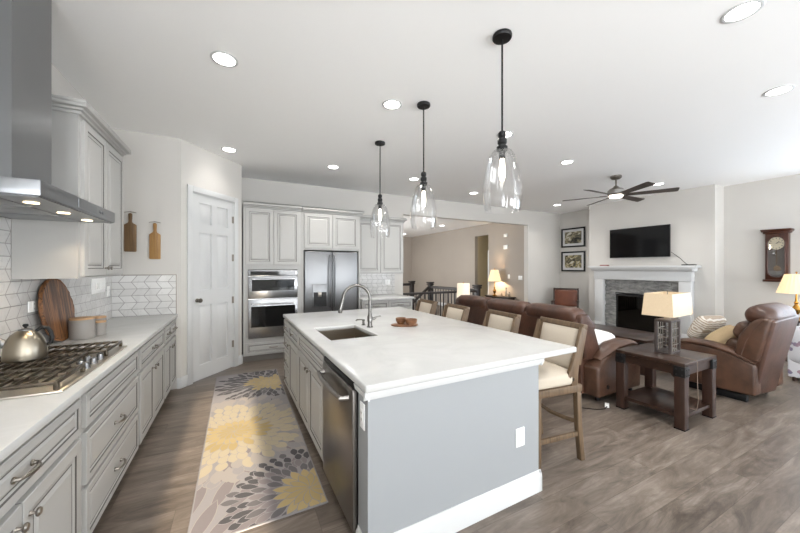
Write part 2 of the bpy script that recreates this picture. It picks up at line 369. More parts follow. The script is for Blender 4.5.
# hall beyond the opening
HX, HH = 7.12, 2.88
mb = MB(); mb.box(HX, HX + .12, 6.36, 7.79, 0, HH); mb.box(HX, HX + .12, 8.44, 12.9, 0, HH); mb.box(HX, HX + .12, 7.79, 8.44, 2.53, HH)
struct('wall_hall', mb, M_hall)
struct('wall_hall_end', MB().box(2.4, HX, 12.8, 12.9, 0, HH), M_hall)
struct('ceiling_hall', MB().box(2.4, 8.42, 6.36, 12.9, HH, H), M_ceil)
struct('wall_hall_left', MB().box(2.4, 2.5, 6.36, 8.1, 0, HH).box(2.4, 2.5, 10.9, 12.8, 0, HH).box(2.4, 2.5, 8.1, 10.9, 0, .5).box(2.4, 2.5, 8.1, 10.9, 2.7, HH), M_hall)
window(5, 8.1, 10.9, .5, 2.7, (2.45, 0, 0), R(90), 3)  # unseen window, made up to let the hall fill lamp in
struct('wall_hall_recess', MB().box(HX + .12, HX + .9, 7.69, 7.79, 0, HH).box(HX + .12, HX + .9, 8.44, 8.54, 0, HH).box(HX + .8, HX + .9, 7.79, 8.44, 0, HH), paint('warm_cream_wall', (190, 176, 146)))
mb = MB(); mb.box(0, .70, .012, .05, .01, 2.03)
for a, b in ((0, .11), (.30, .40), (.59, .70)): mb.box(a, b, 0, .013, .01, 2.03)
for a, b in ((.01, .22), (.90, 1.04), (1.62, 1.72), (1.92, 2.03)): mb.box(.11, .30, 0, .013, a, b).box(.40, .59, 0, .013, a, b)
d = struct('door_2', mb, M_white); d.location = (HX + .70, 7.815, 0); d.rotation_euler = (0, 0, R(179.9))
ob('door_knob', MB().sphere((.64, -.045, .96), .028, 12).cyl((.64, 0, .96), (.64, -.04, .96), .01), M_pewter, d)
# baseboards
def bb(name, segs, parent=None):
    m1 = MB()
    for x0, x1, y0, y1 in segs:
        m1.box(x0, x1, y0, y1, 0, .13, .005); 
    return struct(name, m1, M_white, parent)
bb('baseboard_right', [(8.405, 8.42, 1.72, 2.68), (8.405, 8.42, 5.1, 6.22), (8.03, 8.42, 2.665, 2.68)])
bb('baseboard_back', [(7.06, 8.40, 6.205, 6.22)])
bb('baseboard_hall', [(HX - .015, HX, 6.36, 7.79), (HX - .015, HX, 8.44, 12.8)])
bb('baseboard_pantry', [(-.65, -.60, 4.685, 4.70)])
m1 = MB(); m1.box(-.012, D0 - .075, -.016, 0, 0, .14, .005); m1.box(D1 + .075, PL + .01, -.016, 0, 0, .14, .005); ob('baseboard', m1, M_white, wp)
# pantry door
d = thing('door_1', '', '', PA, PR); d['kind'] = 'structure'
for k in ('label', 'category'): del d[k]
mb = MB(); W = D1 - D0; dprof = [(0.0, .0, 0), (.012, .010, 0), (.022, .010, 0), (.045, .003, 0)]
mb.box(D0 + .012, D1 - .012, .028, .06, .01, DH - .012)
xa, xb = D0 + .012, D1 - .012
cols = ((xa + .10, (xa + xb) / 2 - .045), ((xa + xb) / 2 + .045, xb - .10)); rows = ((.20, .98), (1.18, 1.93), (2.05, 2.32))
fr = [xa, cols[0][0], cols[0][1], cols[1][0], cols[1][1], xb]; zz = [.01, rows[0][0], rows[0][1], rows[1][0], rows[1][1], rows[2][0], rows[2][1], DH - .012]
for a, b in ((fr[0], fr[1]), (fr[2], fr[3]), (fr[4], fr[5])): mb.box(a, b, .004, .0285, .01, DH - .012)
for a, b in ((zz[0], zz[1]), (zz[2], zz[3]), (zz[4], zz[5]), (zz[6], zz[7])):
    for c0, c1 in cols: mb.box(c0, c1, .004, .0285, a, b)
for c0, c1 in cols:
    for z0, z1 in rows: mb.panel(c0, c1, z0, z1, [(0, .026, 0), (.016, .026, 0), (.040, .010, 0)], .03)
ob('door_leaf', mb, M_white, d)
mb = MB(); mb.lathe([(0.026, 0), (.026, .006), (.010, .012), (.010, .035), (.026, .045), (.029, .058), (.022, .070), (0, .073)], 18, M=Matrix.Translation((xa + .065, .004, 1.05)) @ Matrix.Rotation(R(90), 4, 'X'))
ob('door_knob', mb, M_pewter, d)
for z in (.35, 1.0, 1.62, 2.18): ob('hinge', MB().cyl((xb + .006, .0, z - .05), (xb + .006, .0, z + .05), .008).box(xb - .02, xb + .012, .002, .0085, z - .05, z + .05), M_pewter, d)

# ================================================================ KITCHEN CABINETS
DOOR = [(0, -.019, 0), (.003, -.021, 0), (.052, -.021, 0), (.058, -.0165, 1), (.075, -.013, 0), (.081, -.013, 1), (.100, -.019, 0)]
DRAW = [(0, -.019, 0), (.003, -.021, 0), (.034, -.021, 0), (.039, -.0165, 1), (.047, -.013, 0), (.052, -.013, 1), (.062, -.018, 0)]
def pull(mb, x, z, L=.11, y=-.021):
    pts = [(x - L/2, y + .002, z), (x - L/2 * .98, y - .018, z), (x - L/4, y - .030, z), (x, y - .033, z), (x + L/4, y - .030, z), (x + L/2 * .98, y - .018, z), (x + L/2, y + .002, z)]
    mb.tube(pts, [.008, .006, .0075, .0085, .0075, .006, .008], 8); mb.cyl((x - L/2, y + .001, z), (x - L/2, y - .004, z), .011, n=12); mb.cyl((x + L/2, y + .001, z), (x + L/2, y - .004, z), .011, n=12)
    return mb
def knob(mb, x, z, y=-.021):
    mb.lathe([(.009, 0), (.006, .006), (.005, .016), (.014, .020), (.016, .026), (.011, .031), (0, .032)], 14, M=Matrix.Translation((x, y + .001, z)) @ Matrix.Rotation(R(90), 4, 'X'))
    return mb
MC = [M_cab, M_glaze]
def door(t, x0, x1, z0, z1, kx=None, kz=None):
    o = ob('cabinet_door', MB().panel(x0, x1, z0, z1, DOOR), MC, t, 0)
    if kx is not None: ob('knob', knob(MB(), kx, kz), M_pewter, o)
    return o
def drawer(t, x0, x1, z0, z1, pulls=1, knobbed=False):
    o = ob('drawer', MB().panel(x0, x1, z0, z1, DRAW), MC, t, 0)
    for i in range(pulls):
        px = x0 + (x1 - x0) * (i + .5) / pulls
        if knobbed: ob('knob', knob(MB(), px, (z0+z1)/2), M_pewter, o)
        else: ob('handle', pull(MB(), px, (z0+z1)/2), M_pewter, o)
    return o
GBL = 'base cabinets along the left wall'
def base(name, label, loc, rz, w_, d_, top=.876, group=None, kick=.07):
    t = thing(name, label, 'cabinet', loc, rz, group)
    mb = MB(); mb.box(.001, w_ - .001, 0, d_, .105, top); mb.box(.001, w_ - .001, kick, d_, 0, .105)
    ob('carcass', mb, M_cab, t, 0); ob('toe_kick', MB().box(.001, w_ - .001, kick - .006, kick, 0, .105), M_kick, t, 0)
    return t
LX = -.675
def lbase(y0, y1, label): return base('base_cabinet', label, (LX, y0, 0), R(90), y1 - y0, .585, group=GBL), y1 - y0
t, W = lbase(.35, 1.07, 'grey base cabinet nearest the viewer on the left wall, left of the pair of doors')
drawer(t, .03, W - .03, .70, .85); door(t, .03, W/2 - .004, .125, .68, W/2 - .04, .62); door(t, W/2 + .004, W - .03, .125, .68, W/2 + .04, .62)
t, W = lbase(1.07, 2.06, 'grey base cabinet with one drawer over two doors, near side of the cooktop')
drawer(t, .03, W - .03, .69, .855); door(t, .03, W/2 - .004, .125, .665, W/2 - .04, .60); door(t, W/2 + .004, W - .03, .125, .665, W/2 + .04, .60)
t, W = lbase(2.06, 3.04, 'wide grey cabinet of three drawers below the gas cooktop')
drawer(t, .03, W - .03, .69, .855, 0); drawer(t, .03, W - .03, .41, .665); drawer(t, .03, W - .03, .125, .39)
t, W = lbase(3.04, 3.98, 'grey base cabinet with one drawer over two doors, beyond the cooktop')
drawer(t, .03, W - .03, .69, .855); door(t, .03, W/2 - .004, .125, .665, W/2 - .05, .60); door(t, W/2 + .004, W - .03, .125, .665, W/2 + .05, .60)
t, W = lbase(3.98, 4.69, 'grey base cabinet with two small drawers over two doors, against the pantry wall')
drawer(t, .03, W/2 - .008, .69, .855); drawer(t, W/2 + .008, W - .03, .69, .855)
door(t, .03, W/2 - .008, .125, .665, W/2 - .05, .60); door(t, W/2 + .008, W - .03, .125, .665, W/2 + .05, .60)
mb = MB(); mb.box(-1.255, -.64, .33, 4.685, .876, .914, .006, 2)
tag(ob('worktop', mb, M_quartz), 'long white quartz worktop along the left wall under the cooktop', 'countertop')
# backsplashes
tag(ob('tile_backsplash', MB().box(-1.2695, -1.257, .33, 2.88, .9145, 1.80).box(-1.2695, -1.257, 2.88, 4.687, .9145, 1.3995), M_tileY, None, 0), 'white chevron tile backsplash on the left wall behind the kettle', 'backsplash')
mb = MB().box(-1.256, -.66, 4.688, 4.70, .914, 1.385); 
t = ob('tile_backsplash', mb, M_tileX, None, 0); tag(t, 'white chevron tile backsplash on the short wall below the hanging boards', 'backsplash')
ob('edge_strip', MB().box(-.66, -.652, 4.686, 4.70, .914, 1.393).box(-1.256, -.652, 4.686, 4.70, 1.385, 1.393), M_pewter, t, 0)
# upper cabinet on the left
def crown(mb, x0, x1, yf, yb, z0, h=.12, p=.075, l=True, r=True):
    # stepped moulding round front and sides; profile steps outward going up
    for a, za, zb in ((.018, 0, .03), (.035, .03, .055), (.06, .055, .09), (p, .09, h)):
        za, zb = z0 + za * h / .12, z0 + zb * h / .12 if zb != h else z0 + h
        mb.box(x0 - (a if l else 0), x1 + (a if r else 0), yf - a, yb, za, zb, .006, 2)
    return mb
t = thing('wall_cabinet', 'tall grey two-door wall cabinet beside the steel range hood', 'cabinet', (-.945, 2.88, 1.40), R(90))
W = .89; ob('carcass', MB().box(0, W, 0, .31, 0, 1.12), M_cab, t, 0)
door(t, .035, W/2 - .003, .012, 1.075, W/2 - .035, .07); door(t, W/2 + .003, W - .02, .012, 1.075, W/2 + .035, .07)
ob('crown_moulding', crown(MB(), 0, W, 0, .31, 1.095, .085, .058), M_cab, t)

# oven tower, fridge, right run
TY = 5.50
t = thing('oven_cabinet', 'tall grey cabinet that holds the wall oven, beside the pantry door', 'cabinet', (.085, TY, 0))
W = .875; mb = MB(); mb.box(0, W, 0, .60, .10, .365); mb.box(0, W, 0, .60, 1.45, 2.44); mb.box(0, .065, 0, .6, .365, 1.45); mb.box(W - .065, W, 0, .6, .365, 1.45); mb.box(0, W, .58, .6, .365, 1.45); mb.box(0, W, .06, .6, 0, .10)
ob('carcass', mb, M_cab, t, 0)
drawer(t, .03, W - .03, .125, .30, 1)
door(t, .03, W/2 - .004, 1.52, 2.40); door(t, W/2 + .004, W - .03, 1.52, 2.40)
ob('toe_kick', MB().box(0, W, .055, .06, 0, .10), M_kick, t)
ob('crown_moulding', crown(MB(), 0, W, 0, .60, 2.41, .09, .06, l=False, r=False), M_cab, t)
t = thing('wall_oven', 'stainless double wall oven with microwave above, in the tall grey cabinet', 'oven', (.155, TY, .37))
W = .735; Zt = 1.07
ob('oven_body', MB().box(0, W, -.012, .5, 0, Zt), M_steel2, t)
ob('control_panel', MB().box(.0, W, -.026, -.012, Zt - .10, Zt, .003).box(.03, W - .03, -.0265, -.0255, Zt - .085, Zt - .02, mi=1), [M_steel2, M_bglass], t)
d1 = ob('microwave_door', MB().box(0, W, -.035, -.012, .62, Zt - .105, .004).box(.05, W - .05, -.0365, -.0345, .74, .92, mi=1), [M_steel2, M_bglass], t)
ob('handle', MB().tube([(.05, -.035, .925), (.05, -.075, .925), (W - .05, -.075, .925), (W - .05, -.035, .925)], .011, 10), M_steel2, d1)
d1 = ob('oven_door', MB().box(0, W, -.035, -.012, .0, .605, .004).box(.04, W - .04, -.0365, -.0345, .17, .50, mi=1), [M_steel2, M_bglass], t)
ob('handle', MB().tube([(.05, -.035, .535), (.05, -.075, .535), (W - .05, -.075, .535), (W - .05, -.035, .535)], .012, 10), M_steel2, d1)
# fridge
t = thing('refrigerator', 'stainless French-door refrigerator with a water dispenser', 'refrigerator', (1.0, 5.46, 0))
W = .93; ob('fridge_body', MB().box(0, W, .07, .64, .02, 1.755), M_black, t)
for i, (a, b) in enumerate(((0, W/2 - .003), (W/2 + .003, W))):
    o = ob('fridge_door', MB().box(a, b, -.0, .068, .72, 1.75, .012, 3), M_steel, t)
    hx = W/2 + (-.035 if i == 0 else .035)
    ob('handle', MB().tube([(hx, .0, .80), (hx, -.045, .83), (hx, -.062, 1.05), (hx, -.068, 1.25), (hx, -.062, 1.45), (hx, -.045, 1.66), (hx, .0, 1.69)], .013, 10), M_steel, o)
    if i == 0:
        ob('water_dispenser', MB().box(.13, .385, -.006, .001, .80, 1.19, .004, mi=0).box(.15, .365, -.008, -.005, .82, 1.06, mi=1).box(.22, .28, -.022, -.007, .98, 1.06, .004, mi=2), [M_steel, M_black, M_pewter], o)
o = ob('freezer_drawer', MB().box(0, W, 0, .068, .05, .71, .012, 3), M_steel, t)
ob('handle', MB().tube([(.06, 0, .62), (.08, -.05, .62), (W/2, -.065, .62), (W - .08, -.05, .62), (W - .06, 0, .62)], .013, 10), M_steel, o)
t = thing('wall_cabinet', 'short grey two-door cabinet above the refrigerator', 'cabinet', (.962, TY, 1.775))
W = 1.03; ob('carcass', MB().box(0, W, 0, .60, 0, .645).box(0, .03, 0, .6, -1.775, 0).box(W - .03, W, 0, .6, -1.775, 0), M_cab, t, 0)
door(t, .04, W/2 - .004, .03, .615); door(t, W/2 + .004, W - .04, .03, .615)
ob('crown_moulding', crown(MB(), 0, W, 0, .60, .63, .09, .06, l=False, r=True), M_cab, t)
t = thing('wall_cabinet', 'grey two-door wall cabinet right of the refrigerator, above the small worktop', 'cabinet', (1.995, 5.80, 1.36))
W = 1.035; ob('carcass', MB().box(0, W, 0, .41, 0, 1.06), M_cab, t, 0)
door(t, .03, W/2 - .004, .012, 1.02); door(t, W/2 + .004, W - .02, .012, 1.02)
ob('crown_moulding', crown(MB(), .03, W, 0, .41, 1.03, .10, .05, l=False, r=True), M_cab, t)
t = base('base_cabinet', 'grey base cabinet with two drawers right of the refrigerator', (1.995, 5.42, 0), 0, 1.035, .78)
W = 1.035
for a, b in ((.02, W/2 - .006), (W/2 + .006, W - .02)): drawer(t, a, b, .70, .855); door(t, a, b, .125, .68)
tag(ob('worktop', MB().box(1.995, 3.055, 5.38, 6.205, .876, .914, .005), M_quartz), 'short white quartz worktop right of the refrigerator', 'countertop')
tag(ob('tile_backsplash', MB().box(1.995, 3.03, 6.205, 6.22, .914, 1.36), M_tileX, None, 0), 'white chevron tile backsplash right of the refrigerator', 'backsplash')

# ================================================================ RANGE HOOD
t = thing('range_hood', 'stainless chimney range hood on the left wall above the cooktop', 'range hood', (-1.25, 2.39, 1.77))
mb = MB(); mb.box(0, .50, -.47, .47, .01, .078, .002)
mb.prism([(0, .078), (.5, .078), (.30, .13), (0, .13)], 'y', -.2, .2)
ob('canopy', mb, M_hood, t)
ob('underside', MB().box(.01, .49, -.46, .46, .004, .0105), M_hood, t)
mb = MB()
for k in range(3): mb.box(.05, .34, -.42 + .285 * k, -.15 + .285 * k, .0, .0045, .002)
ob('grease_filter', mb, M_hood, t)
ob('control_panel', MB().box(.4995, .502, -.10, .14, .022, .066).cyl((.50, .20, .044), (.504, .20, .044), .010).cyl((.50, .24, .044), (.504, .24, .044), .010), M_hood, t)
for yy in (-.29, .02, .33): ob('hood_light', MB().lathe([(.026, .0045), (.026, .001), (0, .001)], 20, (.40, yy, 0)), M_warm, t)
ob('chimney', MB().box(0, .29, -.185, .185, .131, 1.279), M_hood, t)
for yy in (-.29, .02, .33): lamp('hood_lamp', 'SPOT', (-1.25 + .40, 2.39 + yy, 1.76), (0, 0, 0), 2.4, (1, .76, .48), spot_size=R(130), spot_blend=.6, shadow_soft_size=.03)

# ================================================================ COOKTOP
t = thing('gas_cooktop', 'stainless gas cooktop with black cast-iron grates set in the left worktop', 'cooktop', (-.955, 2.42, .914))
ob('top_plate', MB().box(-.265, .265, -.47, .47, 0, .012, .005), steel('cooktop_steel', (205, 198, 186), .3), t)
for k in range(3):
    mb = MB(); y0 = -.455 + .305 * k; y1 = y0 + .295; x0, x1 = -.245, (.235 if k != 1 else .150)
    for a in (x0, x1): mb.box(a - .007, a + .007, y0, y1, .036, .052, .003)
    for b in (y0 + .007, y1 - .007): mb.box(x0, x1, b - .007, b + .007, .036, .052, .003)
    for i in range(1, 10):
        xx = x0 + (x1 - x0) * i / 10
        mb.box(xx - .0035, xx + .0035, y0 + .01, y1 - .01, .040, .053, .001)
    mb.box(x0, x1, (y0+y1)/2 - .005, (y0+y1)/2 + .005, .036, .050, .002)
    for a in (x0, x1):
        for b in (y0 + .01, y1 - .01): mb.box(a - .009, a + .009, b - .009, b + .009, .012, .04, .003)
    ob('grate', mb, M_iron, t)
for x, y, r in ((-.14, -.30, .042), (.07, -.30, .036), (-.04, 0, .055), (-.14, .30, .042), (.07, .30, .036)):
    ob('burner', MB().lathe([(r + .012, .012), (r + .010, .020), (r, .022), (r, .030), (r - .006, .034), (0, .035)], 20, (x, y, 0)), M_iron, t)
for kx, ky in ((.225, -.10), (.185, -.05), (.225, 0), (.185, .05), (.225, .10)): ob('knob', MB().lathe([(.019, .012), (.019, .018), (.016, .022), (.015, .042), (.011, .046), (0, .046)], 18, (kx, ky, 0)).box(kx - .002, kx + .002, ky - .013, ky + .013, .045, .050), M_steel, t)

# kettle
t = thing('tea_kettle', 'brushed steel tea kettle on the cooktop grate', 'kettle', (-1.035, 2.50, .967), R(10)); t.scale = (.86, .86, .97)
ob('kettle_body', MB().lathe([(0, .0), (.088, 0), (.098, .008), (.099, .03), (.095, .075), (.083, .115), (.064, .145), (.040, .163), (.030, .168)], 40), steel('kettle_steel', (150, 142, 128), .3, (60, 60, 1)), t)
l = ob('lid', MB().lathe([(.034, .165), (.032, .171), (.018, .177), (.006, .178)], 28), M_steel, t)
ob('lid_knob', MB().lathe([(.006, .177), (.006, .184), (.012, .188), (.014, .195), (.010, .202), (0, .204)], 16), M_black, l)
ob('spout', MB().tube([(-.078, 0, .085), (-.10, 0, .110), (-.118, 0, .128)], [.024, .019, .014], 14), M_steel, t)
ob('handle', MB().tube([(.045, 0, .158), (.070, 0, .178), (.095, 0, .172), (.112, 0, .145), (.118, 0, .11), (.112, 0, .085), (.094, 0, .075)], [.008, .010, .012, .012, .011, .010, .008], 10), M_black, t)

# round board, canisters, plates
M_round = mat('striped_acacia', (110, 72, 46), .4); g = G(M_round)
f = g.noise(g.pos((1, 9, .7)), 3.2, 4, .6, .6); g.base(g.ramp(f, [(.36, (40, 24, 16)), (.47, (96, 62, 38)), (.57, (148, 102, 64)), (.66, (70, 44, 28))]))
t = thing('round_serving_board', 'round dark striped wooden board with a bark edge leaning on the backsplash', 'board', (-1.175, 3.335, .9155))
Mx = Matrix.Rotation(R(-8), 4, 'Y') @ Matrix.Translation((0, 0, .243)) @ Matrix.Rotation(R(90), 4, 'Y')
ob('board', MB().lathe([(0, -.011), (.226, -.011), (.229, -.004), (.229, .004), (.226, .011), (0, .011)], 56, M=Mx), M_round, t)
random.seed(3); mb = MB()
pts = []
for k in range(60):
    a = 2*PI*k/60; r = .231 + random.uniform(-.002, .004); pts.append(Mx @ Vector((r*math.cos(a), r*math.sin(a), random.uniform(-.002, .002))))
mb.tube(pts, [random.uniform(.009, .013) for _ in pts], 8, closed=True)
ob('bark_edge', mb, wood('bark', (50, 30, 18), (156, 104, 60), 1, 14, .6, .8), t)
def canister(x, y, r, h, label):
    t = thing('canister', label, 'canister', (x, y, .914), 0, 'stoneware canisters on the left worktop')
    ob('jar', MB().lathe([(0, 0), (r - .004, 0), (r, .005), (r, h - .004), (r - .003, h), (0, h)], 40), M_canis, t)
    ob('lid', MB().lathe([(0, h), (r - .002, h), (r - .001, h + .004), (r - .001, h + .011), (r - .004, h + .014), (0, h + .014)], 40), M_lid, t)
canister(-1.092, 3.40, .076, .150, 'largest grey stoneware canister with a wooden lid, in front of the round board')
canister(-1.03, 3.535, .046, .100, 'smallest grey stoneware canister, in front on the worktop')
canister(-1.075, 3.67, .055, .122, 'middle-sized grey stoneware canister, behind the smallest one')
def plate(label, loc, rz, w_, h_, kind='outlet'):
    t = thing('wall_outlet' if kind == 'outlet' else 'light_switch', label, 'outlet' if kind == 'outlet' else 'switch', loc, rz)
    ob('cover_plate', MB().box(-w_/2, w_/2, -.006, 0, -h_/2, h_/2, .003), M_plast, t)
    if kind == 'outlet': ob('socket', MB().box(-.017, .017, -.009, -.005, -.034, .034, .003).box(-.006, -.003, -.0095, -.0085, .010, .022, mi=1).box(.003, .006, -.0095, -.0085, .010, .022, mi=1).box(-.006, -.003, -.0095, -.0085, -.022, -.010, mi=1).box(.003, .006, -.0095, -.0085, -.022, -.010, mi=1), [M_plast, M_pewter], t)
    else:
        n = max(1, round(w_ / .06))
        for k in range(n):
            xx = -w_/2 + w_ * (k + .5) / n; ob('rocker', MB().box(xx - .016, xx + .016, -.010, -.005, -.033, .033, .003), M_plast, t)
    return t
plate('white outlet on the left backsplash beside the round board', (-1.257, 3.12, 1.205), R(90), .12, .075)
plate('wide white switch plate on the left backsplash under the wall cabinet', (-1.257, 4.29, 1.29), R(90), .36, .15, 'switch')
plate('small white outlet on the left backsplash next to the corner', (-1.257, 4.57, 1.215), R(90), .075, .115)
plate('white outlet on the tile right of the refrigerator', (2.86, 6.205, 1.17), 0, .12, .115)

# hanging paddle boards
def paddle(x, zb, zs, zt, w_, hk, label, m, lean):
    t = thing('paddle_board', label, 'board', (x, 4.675, zb), 0)
    h = zs - zb; ht = zt - zb
    pr = [(-w_/2 + .008, 0), (w_/2 - .008, 0), (w_/2, .008), (w_/2, h - .012), (w_/2 - .012, h), (.022, h + .012), (.016, h + .03), (.018, ht - .01), (.008, ht), (-.008, ht), (-.018, ht - .01), (-.016, h + .03), (-.022, h + .012), (-w_/2 + .012, h), (-w_/2, h - .012), (-w_/2, .008)]
    ob('board', MB().prism(pr, 'y', -.009, .009, .003), m, t)
    return t
paddle(-1.09, 1.657, 1.975, 2.10, .112, 0, 'darker wooden paddle board hanging on the wall next to the wall cabinet', wood('walnut_paddle', (84, 64, 44), (132, 102, 66), 2, 9, .5), 0)
paddle(-.862, 1.575, 1.875, 2.00, .108, 0, 'golden wooden paddle board hanging on the wall nearer the pantry door', wood('oak_paddle', (134, 98, 54), (176, 136, 82), 2, 9, .5), 0)
for x, z, lab in ((-1.09, 2.105, 'dark board nearer the wall cabinet'), (-.862, 2.005, 'golden board nearer the pantry door')):
    t = thing('wall_hook', 'small dark double hook holding the ' + lab, 'hook', (x, 4.70, z))
    ob('hook_bar', MB().tube([(-.055, -.03, .0), (0, -.034, .012), (.055, -.03, .0)], .004, 8).cyl((0, 0, .012), (0, -.034, .012), .005), M_pewter, t)

# ================================================================ ISLAND
_before = set(bpy.data.objects)
IX = .49
GI = 'island base cabinets'
def ibase(y1, y0, label, top=.876): return base('base_cabinet', label, (IX, y1, 0), R(-90), y1 - y0, .60, top, GI), y1 - y0
t, W = ibase(4.01, 3.63, 'narrow grey island cabinet of four drawers at the end nearest the oven')
for z0, z1 in ((.72, .86), (.53, .70), (.33, .51), (.125, .31)): drawer(t, .015, W - .008, z0, z1, 1, True)
t, W = ibase(3.63, 3.11, 'grey island cabinet with a drawer over a single door')
drawer(t, .008, W - .008, .72, .86, 1, True); door(t, .008, W - .008, .125, .70, .06, .64)
t, W = ibase(3.11, 2.165, 'grey island cabinet with two doors under the sink', .60)
ob('front_rail', MB().box(.001, W - .001, 0, .02, .60, .876), M_cab, t, 0)
drawer(t, .02, W - .02, .72, .86, 0); door(t, .02, W/2 - .004, .125, .70, W/2 - .04, .64); door(t, W/2 + .004, W - .02, .125, .70, W/2 + .04, .64)
t = thing('dishwasher', 'stainless dishwasher with a bar handle built into the island', 'dishwasher', (IX, 2.163, 0), R(-90))
W = .612
ob('dishwasher_body', MB().box(.002, W, .002, .58, .10, .872), M_black, t, 0); ob('toe_kick', MB().box(.0, W, .06, .58, 0, .10), M_black, t, 0)
d1 = ob('dishwasher_door', MB().box(.006, W - .006, -.03, .0, .10, .835, .006, 3), M_dsteel, t)
ob('control_strip', MB().box(.006, W - .006, -.022, .0, .838, .868, .003), M_black, t)
ob('handle', MB().tube([(.05, -.03, .775), (.055, -.070, .775), (W/2 - .1, -.082, .775), (W/2 + .1, -.082, .775), (W - .075, -.070, .775), (W - .07, -.03, .775)], .015, 10), M_dsteel, d1)
t = thing('island_wall', 'pale painted half wall that forms the end and back of the island', 'island', (0, 0, 0))
ob('wall_body', MB().box(.49, 1.705, 1.42, 1.55, 0, .876).box(1.10, 1.705, 1.55, 4.01, 0, .60).box(1.675, 1.705, 1.55, 4.01, .60, .876).box(1.10, 1.675, 3.15, 4.01, .60, .876), M_island, t, 0)
bbm = MB()
prof = [(0, 0), (-.016, 0), (-.016, .095), (-.012, .115), (-.006, .122), (-.004, .135), (0, .135)]
bbm.prism([(1.42 + a, z) for a, z in prof], 'x', .474, 1.721); bbm.prism([(1.705 - a, z) for a, z in prof], 'y', 1.404, 4.01); bbm.prism([(.49 + a, z) for a, z in prof], 'y', 1.404, 1.55)
ob('baseboard', bbm, M_white, t)
cp = [(0, 0), (-.008, 0), (-.010, .008), (-.018, .012), (-.024, .030), (-.026, .044), (0, .044)]
mb = MB(); mb.prism([(1.42 + a, .832 + z) for a, z in cp], 'x', .466, 1.73); mb.prism([(1.705 - a, .832 + z) for a, z in cp], 'y', 1.396, 4.01); mb.prism([(.49 + a, .832 + z) for a, z in cp], 'y', 1.396, 1.55)
ob('moulding', mb, M_white, t)
# worktop with sink cut-out
def slab_hole(X, Y, z0, z1, b):
    m1 = MB(); bm = m1.bm; V = {}
    for i, x in enumerate(X):
        for j, y in enumerate(Y):
            for k, z in enumerate((z0, z1)): V[i, j, k] = bm.verts.new((x, y, z))
    for i in range(3):
        for j in range(3):
            if (i, j) == (1, 1): continue
            for k in (0, 1): bm.faces.new([V[i, j, k], V[i+1, j, k], V[i+1, j+1, k], V[i, j+1, k]])
    for i in range(3):
        for j in (0, 3): bm.faces.new([V[i, j, 0], V[i+1, j, 0], V[i+1, j, 1], V[i, j, 1]]); bm.faces.new([V[j, i, 0], V[j, i+1, 0], V[j, i+1, 1], V[j, i, 1]])
    for j in (1, 2): bm.faces.new([V[1, j, 0], V[2, j, 0], V[2, j, 1], V[1, j, 1]]); bm.faces.new([V[j, 1, 0], V[j, 2, 0], V[j, 2, 1], V[j, 1, 1]])
    bmesh.ops.recalc_face_normals(bm, faces=bm.faces[:])
    es = [e for e in bm.edges if len(e.link_faces) == 2 and abs(e.link_faces[0].normal.dot(e.link_faces[1].normal)) < .5]
    bmesh.ops.bevel(bm, geom=es, offset=b, segments=3, affect='EDGES', profile=.5)
    return m1
SX0, SX1, SY0, SY1 = .59, .985, 2.40, 2.975
tag(ob('worktop', slab_hole((.465, SX0, SX1, 2.06), (1.385, SY0, SY1, 4.05), .876, .914, .008), M_quartz), 'large white quartz island worktop around the sink', 'countertop')
t = thing('sink', 'rectangular stainless undermount sink in the island worktop', 'sink', ((SX0+SX1)/2, (SY0+SY1)/2, .63))
hw, hd = (SX1-SX0)/2 + .004, (SY1-SY0)/2 + .004
mb = MB(); q = .012
mb.box(-hw, hw, -hd, hd, .0, .006); mb.box(-hw - q, -hw, -hd - q, hd + q, 0, .246); mb.box(hw, hw + q, -hd - q, hd + q, 0, .246); mb.box(-hw, hw, -hd - q, -hd, 0, .246); mb.box(-hw, hw, hd, hd + q, 0, .246)
ob('basin', mb, steel('sink_steel', (176, 166, 152), .3, (30, 30, 1)), t)
ob('drain', MB().lathe([(.042, .006), (.042, .009), (.03, .008), (0, .006)], 24), M_chrome, t)
# faucet
t = thing('kitchen_faucet', 'grey gooseneck faucet arching over the sink', 'faucet', (1.063, 2.77, .914), R(-10))
mb = MB(); mb.lathe([(.030, 0), (.030, .006), (.022, .012), (.020, .05), (.024, .055), (.024, .10), (.018, .11), (.0155, .13)], 24)
ob('base', mb, M_chrome, t)
pts = [(0, 0, .12), (0, 0, .22)] + [(-.125 + .125*math.cos(a), 0, .27 + .125*math.sin(a)) for a in [PI*k/12 for k in range(0, 12)]] + [(-.253, 0, .26), (-.262, 0, .235)]
ob('spout', MB().tube(pts, 0.0145, 12), M_chrome, t)
ob('spray_head', MB().tube([(-.261, 0, .24), (-.267, 0, .215), (-.276, 0, .165), (-.279, 0, .145)], [.014, .017, .020, .018], 14), M_chrome, t)
ob('lever', MB().tube([(0.02, 0, .078), (.045, -.0, .08), (.065, -.0, .095), (.105, -.0, .10)], [.014, .013, .008, .007], 10), M_chrome, t)
t = thing('soap_dispenser', 'small soap dispenser pump beside the faucet', 'soap dispenser', (1.05, 2.90, .914), R(10))
ob('pump', MB().lathe([(.020, 0), (.020, .004), (.012, .008), (.011, .04), (.014, .045), (.012, .055), (0, .057)], 18).tube([(0, 0, .05), (-.03, 0, .056), (-.075, 0, .058), (-.085, 0, .050)], .006, 8), M_chrome, t)
